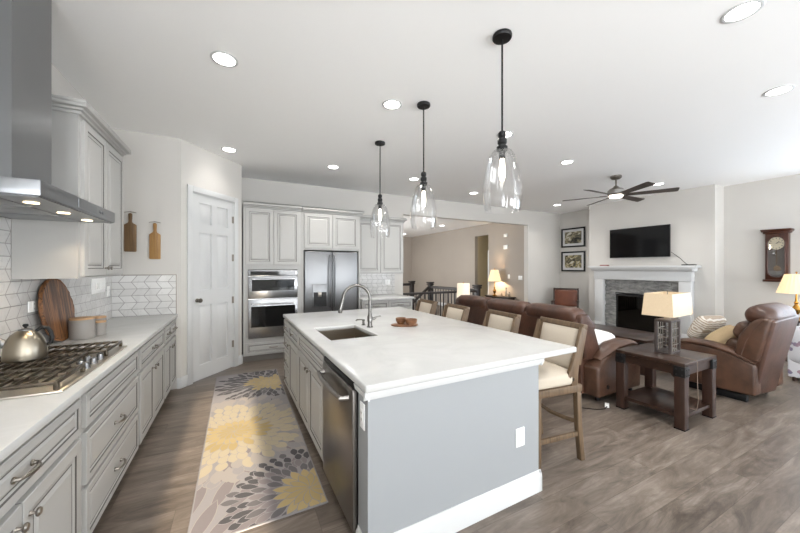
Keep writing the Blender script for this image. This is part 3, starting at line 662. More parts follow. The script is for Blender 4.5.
# tray and bowls
t = thing('serving_tray', 'small round wooden tray under two bowls on the island', 'tray', (1.39, 2.69, .914), R(-20))
mb = MB(); mb.lathe([(0, 0), (.105, 0), (.115, .006), (.115, .012), (.108, .015), (0, .013)], 36, M=Matrix.Diagonal((1.15, .72, 1, 1))); ob('board', mb, M_olive, t)
def bowl(x, y, r, h, label):
    tag(ob('wooden_bowl', MB().lathe([(0, 0), (r*.6, 0), (r*.92, h*.45), (r, h), (r*.93, h), (r*.82, h*.5), (r*.5, .008), (0, .008)], 28), M_olive), label, 'bowl', 'wooden bowls on the tray').location = (x, y, .928)
bowl(1.425, 2.625, .060, .055, 'wooden bowl in front on the island tray'); bowl(1.375, 2.735, .052, .055, 'wooden bowl behind the other on the island tray')

plate('white outlet on the pale end wall of the island', (1.53, 1.42, .395), 0, .075, .118)
plate('white outlet beside the dishwasher on the narrow side of the island', (.49, 1.485, .73), R(-90), .06, .13)
ISL = Matrix.Translation((.54, 1.415, 0)) @ Matrix.Rotation(R(1), 4, 'Z') @ Matrix.Translation((-.465, -1.385, 0))
for o in set(bpy.data.objects) - _before:
    if o.parent is None: o.location = ISL @ o.location; o.rotation_euler.z += R(1)

# ================================================================ RUG
random.seed(11)
RX0, RX1, RY0, RY1 = -.245, .51, 1.985, 4.95
def rf(n_, c): return fabric(n_, tuple(x - 5 for x in c), tuple(x + 5 for x in c), 400)
rugm = [rf('rug_lilac_grey', (136, 132, 133)), rf('rug_charcoal', (70, 68, 70)), rf('rug_yellow', (160, 141, 99)), rf('rug_cream', (166, 154, 132)), rf('rug_mauve', (120, 112, 113)), rf('rug_slate', (96, 92, 94)), rf('rug_pale', (148, 141, 136)), rf('rug_gold', (168, 148, 105))]
mb = MB(); mb.box(RX0, RX1, RY0, RY1, 0, .009, .003, 1, 0)
zc = [.0092]
def shape(cx, cy, r0, r1, a, wd, mi):
    n = 7; L = r1 - r0; pts = []
    for s_ in (1, -1):
        for i in range(n + 1):
            tt = i / n if s_ == 1 else 1 - i / n
            pts.append((r0 + L * tt, wd * max(0, math.sin(PI * tt ** 1.25)) ** .8 * s_))
    P = [(cx + x*math.cos(a) - y*math.sin(a), cy + x*math.sin(a) + y*math.cos(a)) for x, y in pts[:n + 1] + pts[n + 2:-1]]
    e = .010
    for axis, lim, sg in ((0, RX0 + e, 1), (0, RX1 - e, -1), (1, RY0 + e, 1), (1, RY1 - e, -1)):
        out = []
        for i in range(len(P)):
            p, q = P[i], P[(i + 1) % len(P)]
            ip, iq = (p[axis] - lim) * sg >= 0, (q[axis] - lim) * sg >= 0
            if ip: out.append(p)
            if ip != iq:
                u = (lim - p[axis]) / (q[axis] - p[axis]); out.append((p[0] + (q[0]-p[0])*u, p[1] + (q[1]-p[1])*u))
        P = out
        if len(P) < 3: return
    zc[0] += .0000012
    f = mb.bm.faces.new([mb.bm.verts.new((x, y, zc[0])) for x, y in P]); f.material_index = mi; f.normal_update()
    if f.normal.z < 0: f.normal_flip()
def petal(cx, cy, r0, r1, a, wd, mi, om):
    # a woven petal with a thin paler outline
    shape(cx, cy, r0 - .005, r1 + .006, a, wd + .005, om); shape(cx, cy, r0, r1, a, wd, mi)
def flower(cx, cy, rings, om):
    for k, (r0, r1, n, wd, mi) in enumerate(rings):
        for i in range(n):
            a = 2*PI*(i + .5*(k % 2))/n + random.uniform(-.05, .05); j = random.uniform(.95, 1.05)
            petal(cx, cy, r0, r1*j, a, wd, mi if isinstance(mi, int) else random.choice(mi), om)
for k, (r0, r1, n, wd) in enumerate(((.95, 1.30, 46, .040), (.68, 1.06, 36, .042), (.42, .80, 26, .042), (.16, .55, 18, .042))):   # long soft mauve leaves at the near end
    for i in range(n): petal(-.30, 1.80, r0, r1, 2*PI*(i + .5*(k % 2))/n, wd, 4, 6)
flower(.37, 4.42, [(.50, .64, 40, .026, [1, 0]), (.41, .56, 36, .028, [1, 5]), (.31, .48, 30, .028, 1), (.22, .39, 26, .028, [1, 5]), (.15, .30, 26, .028, [2, 5]), (.07, .22, 20, .026, 2), (0, .14, 14, .024, 7)], 0)
flower(-.02, 3.22, [(.66, .80, 52, .040, [0, 6]), (.56, .71, 48, .040, [6, 0]), (.46, .62, 44, .040, [6, 3]), (.36, .52, 38, .038, 3), (.26, .42, 32, .036, 3), (.16, .32, 26, .034, [2, 3]), (.07, .22, 20, .03, 7), (0, .14, 14, .026, 2)], 6)
flower(.43, 2.17, [(.42, .51, 38, .026, [1, 1, 5]), (.34, .45, 34, .026, 1), (.26, .38, 30, .026, [5, 4, 4]), (.18, .31, 26, .026, [4, 5]), (.05, .23, 16, .030, 7), (0, .16, 12, .026, 2)], 0)
ob_rug = ob('runner_rug', mb, rugm, None, 0); tag(ob_rug, 'long runner rug with grey, cream and yellow dahlia blooms between counter and island', 'rug')

# ================================================================ BAR STOOLS
st = thing('bar_stool', 'cream upholstered bar stool with oak frame nearest the viewer, fully seen down to its feet', 'stool', (2.12, 1.79, 0), 0, 'bar stools along the island')
# local: front towards -x
for s in (-1, 1):
    m1 = MB(); m1.box(-.215, -.175, s*.205 - .02, s*.205 + .02, 0, .56, .004); ob('leg', m1, M_stool, st)
    m1 = MB(); m1.prism([(.215, 0), (.255, 0), (.225, .30), (.215, .56), (.173, .56), (.182, .30)], 'y', s*.205 - .02, s*.205 + .02, .004); ob('leg', m1, M_stool, st)
    m1 = MB(); m1.box(-.176, .190, s*.205 - .011, s*.205 + .011, .19, .225, .003); ob('stretcher', m1, M_stool, st)
    m1 = MB(); m1.prism([(.115, .56), (.18, .56), (.185, .66), (.20, .76), (.265, 1.0), (.225, 1.02), (.150, .80), (.105, .70), (.085, .66), (.10, .635), (.12, .65)], 'y', s*.211 - .014, s*.211 + .014, .004); ob('back_post', m1, M_stool, st)
m1 = MB(); m1.box(-.205, -.185, -.20, .20, .25, .29, .003); ob('foot_rail', m1, M_stool, st)
m1 = MB(); m1.tube([(.205, -.195, .29), (.17, -.1, .29), (.155, 0, .29), (.17, .1, .29), (.205, .195, .29)], .017, 6); ob('stretcher', m1, M_stool, st)
ob('seat_frame', MB().box(-.225, .225, -.228, .228, .53, .585, .006), M_stool, st)
ob('seat_cushion', MB().cushion((-.02, 0, .632), (.43, .45, .10), .035, .022), M_cream, st)
tilt = Matrix.Translation((.185, 0, .715)) @ Matrix.Rotation(R(14), 4, 'Y')
ob('back_cushion', MB().cushion((.006, 0, .13), (.045, .375, .33), .02, .012, M=tilt), M_cream, st)
mb = MB(); mb.box(-.016, .034, -.218, .218, .285, .33, .006, M=tilt)
for s in (-1, 1): mb.box(-.016, .034, s*.198 - .020, s*.198 + .020, .02, .30, .005, M=tilt)
ob('back_frame', mb, M_stool, st)
ob('back_panel', MB().box(.022, .033, -.19, .19, -.10, .30, M=tilt), M_cream, st)
st.rotation_euler.z = R(-6); st.location = (2.145, 1.79, 0)
for (y, a, lab) in ((2.40, -6, 'cream bar stool with oak frame, second from the viewer along the island'), (3.09, -5, 'cream bar stool with oak frame, third from the viewer along the island'), (3.74, -4, 'cream bar stool with oak frame at the far end of the island')):
    dup(st, (2.10 if y < 3 else 2.06, y, 0), R(a), lab)

# ================================================================ PENDANTS
def pendant(x, y, label):
    t = thing('pendant_light', label, 'pendant light', (x, y, H), 0, 'glass pendants over the island')
    ob('canopy', MB().lathe([(0, 0), (.062, 0), (.064, -.006), (.064, -.020), (.060, -.026), (.015, -.030), (0, -.03)], 28), M_black, t)
    ob('rod', MB().cyl((0, 0, -.028), (0, 0, -.66), .0065, n=12), M_black, t)
    ob('socket', MB().lathe([(.0, -.655), (.018, -.655), (.026, -.665), (.026, -.69), (.020, -.695), (.020, -.705), (.030, -.71), (.030, -.735), (.024, -.742), (.024, -.752), (.036, -.758), (.036, -.785), (.022, -.79), (.020, -.84), (0, -.84)], 22), M_black, t)
    zt = -.775
    pr = [(.037, zt), (.062, zt - .012), (.085, zt - .05), (.103, zt - .11), (.118, zt - .18), (.128, zt - .25), (.131, zt - .31), (.126, zt - .37), (.115, zt - .42)]
    ob('glass_shade', MB().lathe(pr + [(r - .004, z) for r, z in reversed(pr)], 40, mi=0), M_glass, t)
    ob('bulb', MB().lathe([(0, -.835), (.012, -.84), (.016, -.87), (.020, -.92), (.018, -.96), (.010, -.99), (0, -.995)], 18), M_bulb, t)
    return t
for y, lab in ((1.62, 'clear glass pendant light nearest the viewer, on a black rod'), (2.645, 'clear glass pendant light in the middle of the three over the island'), (3.70, 'clear glass pendant light farthest away, near the refrigerator')): pendant(1.603, y, lab)

# recessed lights
RL = [(-.085, 2.76, 'recessed ceiling light above the rug, nearest the range hood'), (1.335, 2.79, 'recessed ceiling light left of the middle pendant'), (-.095, 4.84, 'recessed ceiling light in front of the pantry door'), (1.338, 4.93, 'recessed ceiling light in front of the refrigerator'),
      (2.80, 4.95, 'recessed ceiling light just left of the middle pendant shade, before the hall opening'), (2.826, 2.81, 'recessed ceiling light behind the socket of the nearest pendant'), (4.44, 5.30, 'recessed ceiling light left of the nearest pendant shade, before the hall opening'), (4.383, 3.12, 'recessed ceiling light between the nearest pendant and the ceiling fan'),
      (7.15, 5.36, 'recessed ceiling light above the two framed pictures'), (2.77, .80, 'large-looking recessed ceiling light nearest the viewer at the top edge'), (4.30, 1.01, 'recessed ceiling light at the right edge above the wall clock'), (7.06, 3.16, 'recessed ceiling light just behind the fan blades, above the television'),
      (6.06, 8.83, 'recessed ceiling light in the hall beyond the opening'), (6.17, 11.75, 'recessed ceiling light far back in the hall beside the opening edge')]
for x, y, lab in RL:
    zc_ = H if y < 6 else HH
    t = thing('recessed_light', lab, 'ceiling light', (x, y, zc_), 0, 'recessed ceiling lights')
    ob('trim_ring', MB().lathe([(.095, 0), (.095, -.004), (.088, -.007), (.075, -.005), (.075, 0)], 32), M_white, t)
    ob('lens', MB().lathe([(.076, -.002), (.07, -.006), (0, -.007)], 32), M_led, t)
    lamp('can_lamp', 'SPOT', (x, y, zc_ - .03), (0, 0, 0), (10 if (x < 0 and y > 4) else 44) if y < 6 else 22, (1, .965, .92), spot_size=R(135), spot_blend=1.0, shadow_soft_size=.09)

# ================================================================ CEILING FAN
t = thing('ceiling_fan', 'ceiling fan with six dark blades, nickel motor and a light', 'ceiling fan', (5.80, 3.213, H))
ob('canopy', MB().lathe([(0, 0), (.085, 0), (.085, -.03), (.06, -.055), (.02, -.065), (0, -.065)], 28), M_pewter, t)
ob('downrod', MB().cyl((0, 0, -.06), (0, 0, -.20), .014), M_pewter, t)
ob('motor', MB().lathe([(0, -.165), (.025, -.17), (.05, -.20), (.10, -.225), (.125, -.25), (.128, -.31), (.11, -.335), (.09, -.34), (0, -.34)], 36), M_nickel, t)
ob('light_kit', MB().lathe([(.10, -.338), (.10, -.352), (.085, -.37), (.04, -.380), (0, -.381)], 32), emit('fan_light', (255, 244, 226), 6), t)
M_blade = wood('grey_walnut_blade', (58, 50, 44), (82, 72, 64), 0, 6, .5)
for k in range(6):
    Mb = Matrix.Rotation(2*PI*k/6 + R(1), 4, 'Z') @ Matrix.Translation((0, 0, -.335)) @ Matrix.Rotation(R(-14), 4, 'X')
    b = ob('fan_blade', MB().prism([(.13, -.045), (.80, -.068), (.825, -.055), (.825, .055), (.80, .068), (.13, .045)], 'z', -.004, .004, M=Mb), M_blade, t)
    ob('blade_bracket', MB().box(.09, .24, -.022, .022, .003, .012, .003, M=Mb), M_pewter, b)

# ================================================================ FIREPLACE WALL
t = thing('fireplace_mantel', 'white fireplace surround with a moulded mantel shelf', 'fireplace', (BX, 3.93, 0))
# local: front is -x
mb = MB(); mb.box(-.15, 0, .745, .945, 0, 1.20, .004).box(-.15, 0, -.945, -.745, 0, 1.20, .004)
ob('leg_panel', MB().box(-.14, -.0, .745, .945, 0, 1.20, .004).box(-.155, -.13, .735, .955, 0, .16, .004), M_white, t); ob('leg_panel', MB().box(-.14, -.0, -.945, -.745, 0, 1.20, .004).box(-.155, -.13, -.955, -.735, 0, .16, .004), M_white, t)
ob('frieze', MB().box(-.15, 0, -.955, .955, 1.20, 1.42, .004), M_white, t)
ob('mantel_shelf', MB().box(-.245, 0, -1.06, 1.06, 1.475, 1.52, .006), M_white, t)
mb = MB(); cv = [(-.15, 1.40)] + [(-.15 - .085*math.sin(a), 1.475 - .075*math.cos(a)) for a in [PI/2*k/6 for k in range(7)]] + [(0, 1.475), (0, 1.40)]
mb.prism(cv, 'y', -.99, .99)
for s in (-1, 1): mb.box(-.16, 0, s*.975 - .03, s*.975 + .03, 1.41, 1.475, .01)
ob('crown_moulding', mb, M_white, t)
random.seed(5); mb = MB()
M_st = mat('ledger_stone', (130, 130, 128), .75); g = G(M_st)
g.base(g.ramp(g.noise(g.pos((1, 1, 3)), 7, 4, .6), [(.3, (104, 104, 104)), (.5, (146, 146, 144)), (.72, (176, 174, 170))])); g.bump(g.noise(g.pos(), 40, 4), .5, .01)
z = 0.0
while z < 1.195:
    hh = min(random.choice((.025, .035, .045)), 1.198 - z); y = -.744
    while y < .744:
        wl = min(random.uniform(.09, .26), .744 - y); y2 = y + wl
        for a, b in ([(y, y2)] if z > .86 else [(y, min(y2, -.50)), (max(y, .50), y2)]):
            if b - a > .02: mb.box(-.03 - random.uniform(0, .03), 0, a + .001, b - .001, z + .001, z + hh - .001, .004, 1)
        y = y2
    z += hh
ob('stone_facing', mb, M_st, t, 30)
mb = MB(); mb.box(-.03, -.012, -.50, .50, .82, .862).box(-.03, -.012, -.50, -.46, .05, .82).box(-.03, -.012, .46, .50, .05, .82).box(-.03, -.012, -.50, .50, .0, .06)
fb = ob('firebox', mb.box(-.012, .30, -.5, -.46, 0, .86).box(-.012, .30, .46, .5, 0, .86).box(.29, .31, -.46, .46, 0, .86).box(0, .3, -.46, .46, 0, .02), M_black, t)
mb = MB()
for k in range(4): mb.cyl((.10 + .04*(k % 2), -.28 + .05*k, .09 + .06*k), (.15 - .03*(k % 2), .24 + .03*k, .10 + .06*k), .035, .03, 10)
ob('gas_logs', mb, wood('charred_log', (60, 46, 38), (110, 92, 78), 1, 8, .8), fb)
ob('fire_glass', MB().box(-.024, -.019, -.47, .47, .06, .83), glass('smoked_glass', (120, 120, 120), .05), fb)
t = thing('television', 'black flat television mounted above the mantel', 'television', (7.965, 3.945, 2.04))
ob('screen', MB().box(-.028, .010, -.595, .595, -.335, .335, .004).box(-.0285, -.027, -.585, .585, -.322, .325, mi=1), [M_black, mat('television_screen', (8, 9, 12), .09)], t)
ob('wall_mount', MB().box(.010, .064, -.18, .18, -.12, .12), M_black, t)
t = thing('streaming_box', 'small black box at the right end of the mantel', 'media box', (7.90, 3.02, 1.52)); ob('case', MB().box(-.06, .06, -.10, .10, 0, .022, .006), M_black, t)
tag(ob('power_cable', MB().tube([(7.985, 3.345, 1.80), (8.0, 3.30, 1.755), (8.01, 3.2, 1.66), (7.98, 3.1, 1.56), (7.93, 3.06, 1.545)], .005, 6), M_black), 'thin black cable from the television down to the mantel', 'cable')
tag(ob('small_book', MB().box(7.84, 7.94, 4.55, 4.72, 1.52, 1.548, .003).box(7.845, 7.938, 4.553, 4.717, 1.525, 1.543), mat('red_cover', (140, 84, 74), .6)), 'small reddish flat box at the left end of the mantel', 'box')
# pictures
def art(name, seed, hi):
    m = mat(name, (120, 120, 112), .5); g = G(m)
    v = g.n('ShaderNodeVectorMath'); v.operation = 'ADD'; g.put(v.inputs[0], g.pos((1, 2.2, 2.6))); v.inputs[1].default_value = (seed, seed*2, 0)
    f = g.noise(v.outputs[0], 2.6, 5, .62, 1.0); g.base(g.ramp(f, [(.38, (34, 34, 32)), (.47, (92, 88, 74)), (.54, hi), (.62, (206, 204, 194))])); return m
for z0, z1, lab, m in ((2.055, 2.595, 'upper of the two black framed photographs beside the fireplace', art('photo_print_a', 3.1, (150, 140, 110))), (1.375, 1.935, 'lower of the two black framed photographs beside the fireplace', art('photo_print_b', 8.4, (164, 150, 104)))):
    t = thing('framed_picture', lab, 'picture', (8.415, 5.80, (z0 + z1)/2), 0, 'framed photographs beside the fireplace'); h = (z1 - z0)/2; wv = .355
    mb = MB(); mb.box(-.028, 0, -wv, -wv + .04, -h, h, .003).box(-.028, 0, wv - .04, wv, -h, h, .003).box(-.028, 0, -wv + .04, wv - .04, -h, -h + .04, .003).box(-.028, 0, -wv + .04, wv - .04, h - .04, h, .003)
    ob('frame', mb, M_black, t); ob('mat_board', MB().box(-.012, 0, -wv + .039, wv - .039, -h + .039, h - .039), M_white, t)
    ob('print', MB().box(-.0135, -.011, -wv + .105, wv - .105, -h + .105, h - .105), m, t)
# wall clock
t = thing('wall_clock', 'dark cherry pendulum wall clock with a glass door', 'clock', (8.405, 1.975, 1.67)); t.scale = (1, .86, 1)
ob('case', MB().box(-.10, .015, -.155, .155, -.40, .40, .004).box(-.125, .015, -.185, .185, -.44, -.40, .006).box(-.12, .015, -.18, .18, .40, .43, .006), M_clock, t)
ob('pediment', MB().prism([(-.165, .455), (-.165, .47), (0.01, .47), (.01, .43), (-.12, .43)], 'y', -.205, .205, .003), M_clock, t)
n = 40
def oval(rx_, rz_, c, x): return [(x, c[0] + rx_*math.cos(2*PI*k/n), c[1] + rz_*math.sin(2*PI*k/n)) for k in range(n)]
def stadium(hw_, z0, z1): return [(hw_*math.cos(a), z1 + hw_*math.sin(a)) for a in [PI*k/14 for k in range(15)]] + [(-hw_*math.cos(a), z0 - hw_*math.sin(a)) for a in [PI*k/14 for k in range(15)]]
ob('recess', MB().prism(stadium(.112, -.25, .23), 'x', -.1015, -.10), mat('clock_recess', (46, 30, 24), .5), t)
dl = ob('dial', MB().lathe([(.108, 0), (.108, .006), (0, .006)], 40, M=Matrix.Translation((-.1015, 0, .225)) @ Matrix.Rotation(R(-90), 4, 'Y')), mat('clock_dial', (226, 216, 190), .5), t)
mb = MB()
for k in range(12):
    a = 2*PI*k/12; mb.box(-.109, -.107, -.004, .004, .078, .098, M=Matrix.Translation((0, 0, .225)) @ Matrix.Rotation(a, 4, 'X'))
ob('hour_mark', mb, M_black, dl)
ob('hands', MB().box(-.1105, -.1085, -.004, .004, -.01, .055, M=Matrix.Translation((0, 0, .225)) @ Matrix.Rotation(R(50), 4, 'X')).box(-.1105, -.1085, -.003, .003, -.01, .08, M=Matrix.Translation((0, 0, .225)) @ Matrix.Rotation(R(75), 4, 'X')), M_black, dl)
ob('pendulum', MB().box(-.107, -.103, -.005, .005, -.20, .12).lathe([(.052, 0), (.050, .006), (0, .010)], 28, M=Matrix.Translation((-.102, -.01, -.21)) @ Matrix.Rotation(R(-90), 4, 'Y')), M_brass, t)
ring = [(-.112, a, b) for a, b in stadium(.118, -.25, .23)]
ob('door_frame', MB().tube(ring, .009, 8, closed=True), M_clock, t)
ob('door_glass', MB().prism(stadium(.112, -.25, .23), 'x', -.1165, -.1145), glass('clock_glass', gloss=.14), t)

# ================================================================ LIVING ROOM FURNITURE
# sofa (seen from behind), faces +x
t = thing('leather_sofa', 'brown leather reclining sofa seen from behind the bar stools', 'sofa', (3.30, 2.08, 0))
L = 2.50
ob('base_frame', MB().prism([(.22, .06), (.98, .06), (.98, .32), (.22, .32)], 'y', .06, L - .06, .02), M_leather, t)
bp = [(.12, .06), (.02, .86), (.04, .92), (.14, .90), (.34, .45), (.34, .06)]
ob('back_panel', MB().prism(bp, 'y', .16, L - .16, .025, 3), M_leather, t)
sw = (L - .36)/3
for k in range(3):
    y0 = .18 + sw*k
    ob('back_cushion', MB().cushion((.125, y0 + sw/2, .925), (.25, sw - .006, .17), .07, .012, 10), M_leather, t)
    ob('backrest', MB().cushion((.29, y0 + sw/2, .66), (.22, sw - .01, .46), .08, .03, 8, M=Matrix.Translation((.29, 0, .66)) @ Matrix.Rotation(R(14), 4, 'Y') @ Matrix.Translation((-.29, 0, -.66))), M_leather, t)
    ob('seat_cushion', MB().cushion((.66, y0 + sw/2, .40), (.68, sw - .008, .20), .07, .025, 8), M_leather, t)
apf = [(.14, .07), (.96, .07), (.97, .40), (.955, .52), (.90, .585), (.74, .60), (.50, .575), (.30, .50), (.20, .42), (.13, .40)]
for s in (0, 1):
    y0, y1 = (.0, .19) if s == 0 else (L - .19, L)
    o = ob('arm', MB().prism(apf, 'y', y0, y1, .03, 3), M_leather2, t)
    pts = [(.94, .50), (.88, .575), (.74, .60), (.52, .58), (.34, .52), (.24, .455)]
    mb = MB(); mb.tube([(a, (y0 + y1)/2, b) for a, b in pts], [.06, .10, .108, .105, .095, .06], 14, flat=.42); ob('arm_pad', mb, M_leather2, o)
    wg = [(.02, .45), (.03, .86), (.06, .95), (.18, .96), (.24, .86), (.32, .45)]
    ob('back_wing', MB().prism([(a*1 + (.96 - b)*.22 - .02, b) for a, b in wg], 'y', y0 + .12 if s == 0 else y0 - .02, y1 + .02 if s == 0 else y1 - .12, .02, 3), M_leather, t)
mb = MB()
for x in (.28, .92):
    for y in (.1, L - .1): mb.cyl((x, y, 0), (x, y, .07), .025)
ob('foot', mb, M_black, t)
ob('recline_button', MB().cyl((.30, -.008, .17), (.30, .004, .17), .022), M_black, t)
t = tag(ob('throw_pillow', MB().cushion((0, 0, 0), (.50, .40, .12), .055, .03, 10), M_offwhite), 'white throw pillow lying on the sofa next to its near arm', 'pillow'); t.location = (3.95, 2.50, .575); t.rotation_euler = (R(4), R(-8), R(4))
# end table
def iron_table(name, label, loc, lx, ly, h, leg_=.085, shelf=True):
    t = thing(name, label, 'table', loc)
    top = ob('tabletop', MB().box(0, lx, 0, ly, h - .035, h, .004), M_dwood, t)
    ob('apron', MB().box(.02, lx - .02, .02, ly - .02, h - .12, h - .036), M_dwood, t, 0)
    for i, (x, y) in enumerate(((0, 0), (lx - leg_, 0), (0, ly - leg_), (lx - leg_, ly - leg_))):
        l = ob('leg', MB().box(x + .002, x + leg_ - .002, y + .002, y + leg_ - .002, 0, h - .036, .004), M_dwoodz, t)
        mb = MB(); mb.box(x - .002, x + leg_ + .002, y - .002, y + leg_ + .002, h - .13, h - .034, .002)
        for q_ in (.02, leg_ - .02):
            for z in (h - .11, h - .06): mb.sphere((x + q_, y - .003, z), .006, 8).sphere((x - .003, y + q_, z), .006, 8)
        ob('corner_bracket', mb, M_black, l)
        ob('foot_strap', MB().box(x, x + leg_, y, y + leg_, .0, .012, .002), M_black, l)
    if shelf: ob('shelf', MB().box(.02, lx - .02, .02, ly - .02, .10, .135, .003), M_dwood, t)
    return t
iron_table('end_table', 'dark wood end table with black iron corners under the lamp with a caged base', (3.575, 1.395, 0), .64, .59, .61)
iron_table('coffee_table', 'long dark wood coffee table between the sofa and the fireplace', (4.95, 2.35, 0), .75, 1.35, .48, .09)
# lamp on the end table
t = thing('table_lamp', 'table lamp with wide linen shade and open dark caged base on the end table', 'lamp', (3.935, 1.68, .61), R(4))
mb = MB(); mb.box(-.115, .115, -.07, .07, 0, .022, .003); mb.box(-.115, .115, -.07, .07, .315, .338, .003)
for x in (-.102, .102):
    for y in (-.058, .058): mb.box(x - .013, x + .013, y - .012, y + .012, .018, .32, .002)
ob('base', mb, wood('grey_brown_lamp_wood', (50, 43, 41), (74, 65, 61), 2, 8, .6), t)
mb = MB()
for k in (-1, 0, 1):
    for y in (-.058, .058): mb.cyl((.05*k, y, .02), (.05*k, y, .317), .004, n=8)
for z in (.085, .165, .245):
    for y in (-.058, .058): mb.cyl((-.10, y, z), (.10, y, z), .004, n=8)
    for x in (-.102, .102): mb.cyl((x, -.058, z), (x, .058, z), .004, n=8)
ob('cage_wire', mb, M_pewter, t)
ob('stem', MB().cyl((0, 0, .335), (0, 0, .40), .012).lathe([(.03, .338), (.028, .346), (.012, .36)], 18).cyl((0, 0, .59), (0, 0, .62), .004).sphere((0, 0, .625), .009, 10), M_pewter, t)
mb = MB(); b0, b1, tw, td = .245, .13, .225, .115
zb_ = .385
for (w0, d0, w1, d1) in ((b0, b1, tw, td), (b0 - .003, b1 - .003, tw - .003, td - .003)):
    vs = [mb.bm.verts.new(p) for p in ((-w0, -d0, zb_), (w0, -d0, zb_), (w0, d0, zb_), (-w0, d0, zb_), (-w1, -d1, .605), (w1, -d1, .605), (w1, d1, .605), (-w1, d1, .605))]
    for f in ((0,1,5,4), (1,2,6,5), (2,3,7,6), (3,0,4,7)): mb.bm.faces.new([vs[i] for i in f])
ob('lamp_shade', mb, M_shade, t, 0)
ob('bulb', MB().sphere((0, 0, .47), .03, 14), M_bulb, t)
tag(ob('lamp_cord', MB().tube([(3.83, 1.645, .614), (3.80, 1.50, .614), (3.79, 1.40, .616), (3.785, 1.385, .60), (3.785, 1.385, .40), (3.80, 1.383, .25), (3.81, 1.40, .145), (3.86, 1.6, .14)], .003, 6), mat('brown_cord', (120, 104, 92), .6)), 'thin lamp cord hanging down the front of the end table', 'cord')
# recliner, faces +y
t = thing('leather_recliner', 'brown leather recliner chair tilted back beside the fireplace', 'recliner', (4.86, 1.20, 0), R(-1))
W = .80
ob('base_frame', MB().box(.13, W - .13, .16, .80, .07, .34, .03, 3), M_leather2, t)
ap = [(.10, .11), (.84, .09), (.87, .16), (.87, .44), (.82, .53), (.72, .57), (.50, .565), (.34, .54), (.20, .49), (.10, .44)]
for s in (0, 1):
    x0, x1 = (0, .16) if s == 0 else (W - .16, W)
    o = ob('arm', MB().prism(ap, 'x', x0, x1, .03, 3), M_leather2, t)
    ap2 = [(.85, .47), (.80, .545), (.66, .585), (.48, .580), (.32, .545), (.18, .49), (.11, .455)]
    ob('arm_pad', MB().tube([((x0 + x1)/2, a, b) for a, b in ap2], [.06, .09, .098, .098, .096, .092, .07], 14, flat=.40), M_leather2, o)
mb = MB()
va = [(.07, .13, .09), (W - .20, .11, .07), (W - .02, -.03, .95), (.01, -.04, .93), (.07, .26, .09), (W - .20, .26, .07), (W - .02, .10, .95), (.01, .10, .93)]
vs = [mb.bm.verts.new(p) for p in va]
for f in ((0,1,2,3), (7,6,5,4), (0,4,5,1), (1,5,6,2), (2,6,7,3), (3,7,4,0)): mb.bm.faces.new([vs[i] for i in f])
mb._fin(vs, .025, 3); ob('back_shell', mb, M_leather, t)
for s in (0, 1):
    x0 = -.005 if s == 0 else W - .125
    wv = [(.28, .50), (.235, .74), (.14, .90), (.06, .955), (-.02, .94), (.03, .72), (.085, .47)]
    o = ob('back_wing', MB().prism(wv, 'x', x0, x0 + .13, .03, 3), M_leather2, t)
    xs_ = x0 + (.002 if s == 0 else .128)
    ob('piping', MB().tube([(xs_, .215, .50), (xs_, .17, .70), (xs_, .09, .86), (xs_, .04, .93)], .006, 6), M_leather, o)
T1 = Matrix.Translation((W/2, .235, .70)) @ Matrix.Rotation(R(22), 4, 'X')
for z_ in (-.15, .06): ob('back_cushion', MB().cushion((0, 0, z_), (W - .24, .20, .22), .07, .03, 10, M=T1), M_leather2, t)
ob('headrest', MB().cushion((0, 0, 0), (W - .10, .25, .20), .095, .02, 12, M=Matrix.Translation((W/2, .10, .955)) @ Matrix.Rotation(R(24), 4, 'X')), M_leather, t)
ob('seat_cushion', MB().cushion((W/2, .56, .40), (W - .33, .56, .18), .07, .025, 8), M_leather2, t)
ob('footrest', MB().cushion((W/2, .84, .25), (W - .34, .10, .28), .045, .02, 8), M_leather2, t)
for x in (.10, W - .16): ob('base_runner', MB().box(x, x + .06, .2, .80, .0, .075, .004), M_black, t)
tag(ob('throw_pillow', MB().cushion((0, 0, 0), (.40, .13, .36), .06, .035, 10), M_tan), 'plain tan throw pillow on the recliner seat', 'pillow')
o = bpy.data.objects['throw_pillow.001']; o.location = (5.20, 1.66, .64); o.rotation_euler = (R(48), R(8), R(14))
M_pat = fabric('patterned_fabric', (220, 214, 204), (206, 198, 186), 200); g = G(M_pat)
wv = g.n('ShaderNodeTexWave'); wv.wave_type = 'RINGS'; wv.inputs['Scale'].default_value = 6; wv.inputs['Distortion'].default_value = 5; g.put(wv.inputs['Vector'], g.pos((2, 1, 2))); g.base(g.ramp(wv.outputs['Fac'], [(.35, (222, 216, 206)), (.65, (172, 156, 138))]))
o = tag(ob('throw_pillow', MB().cushion((0, 0, 0), (.40, .12, .34), .055, .03, 10), M_pat), 'patterned cream throw pillow behind the tan one on the recliner', 'pillow'); o.location = (5.44, 1.90, .70); o.rotation_euler = (R(30), 0, R(-14))
# floral armchair at the right edge
M_flo = mat('floral_fabric', (226, 226, 228), .8); g = G(M_flo)
vo = g.n('ShaderNodeTexVoronoi'); vo.inputs['Scale'].default_value = 11; g.put(vo.inputs['Vector'], g.pos()); f = g.m('LESS_THAN', g.m('ADD', vo.outputs['Distance'], g.m('MULTIPLY', g.noise(g.pos(), 26, 4), .55)), .58)
g.base(g.mix(g.m('MULTIPLY', f, .85), lin((208, 208, 212)), g.ramp(g.noise(g.pos(), 12, 2), [(.4, (112, 100, 132)), (.6, (150, 112, 128))])))
t = thing('floral_armchair', 'white floral upholstered armchair at the right edge behind the recliner', 'armchair', (6.42, .58, 0))
ob('base_frame', MB().box(.03, .91, .03, .86, .045, .40, .02, 3), M_flo, t)
for s in (0, 1): ob('arm', MB().cushion((.10 if s == 0 else .84, .44, .47), (.20, .84, .50), .08, .02, 8), M_flo, t)
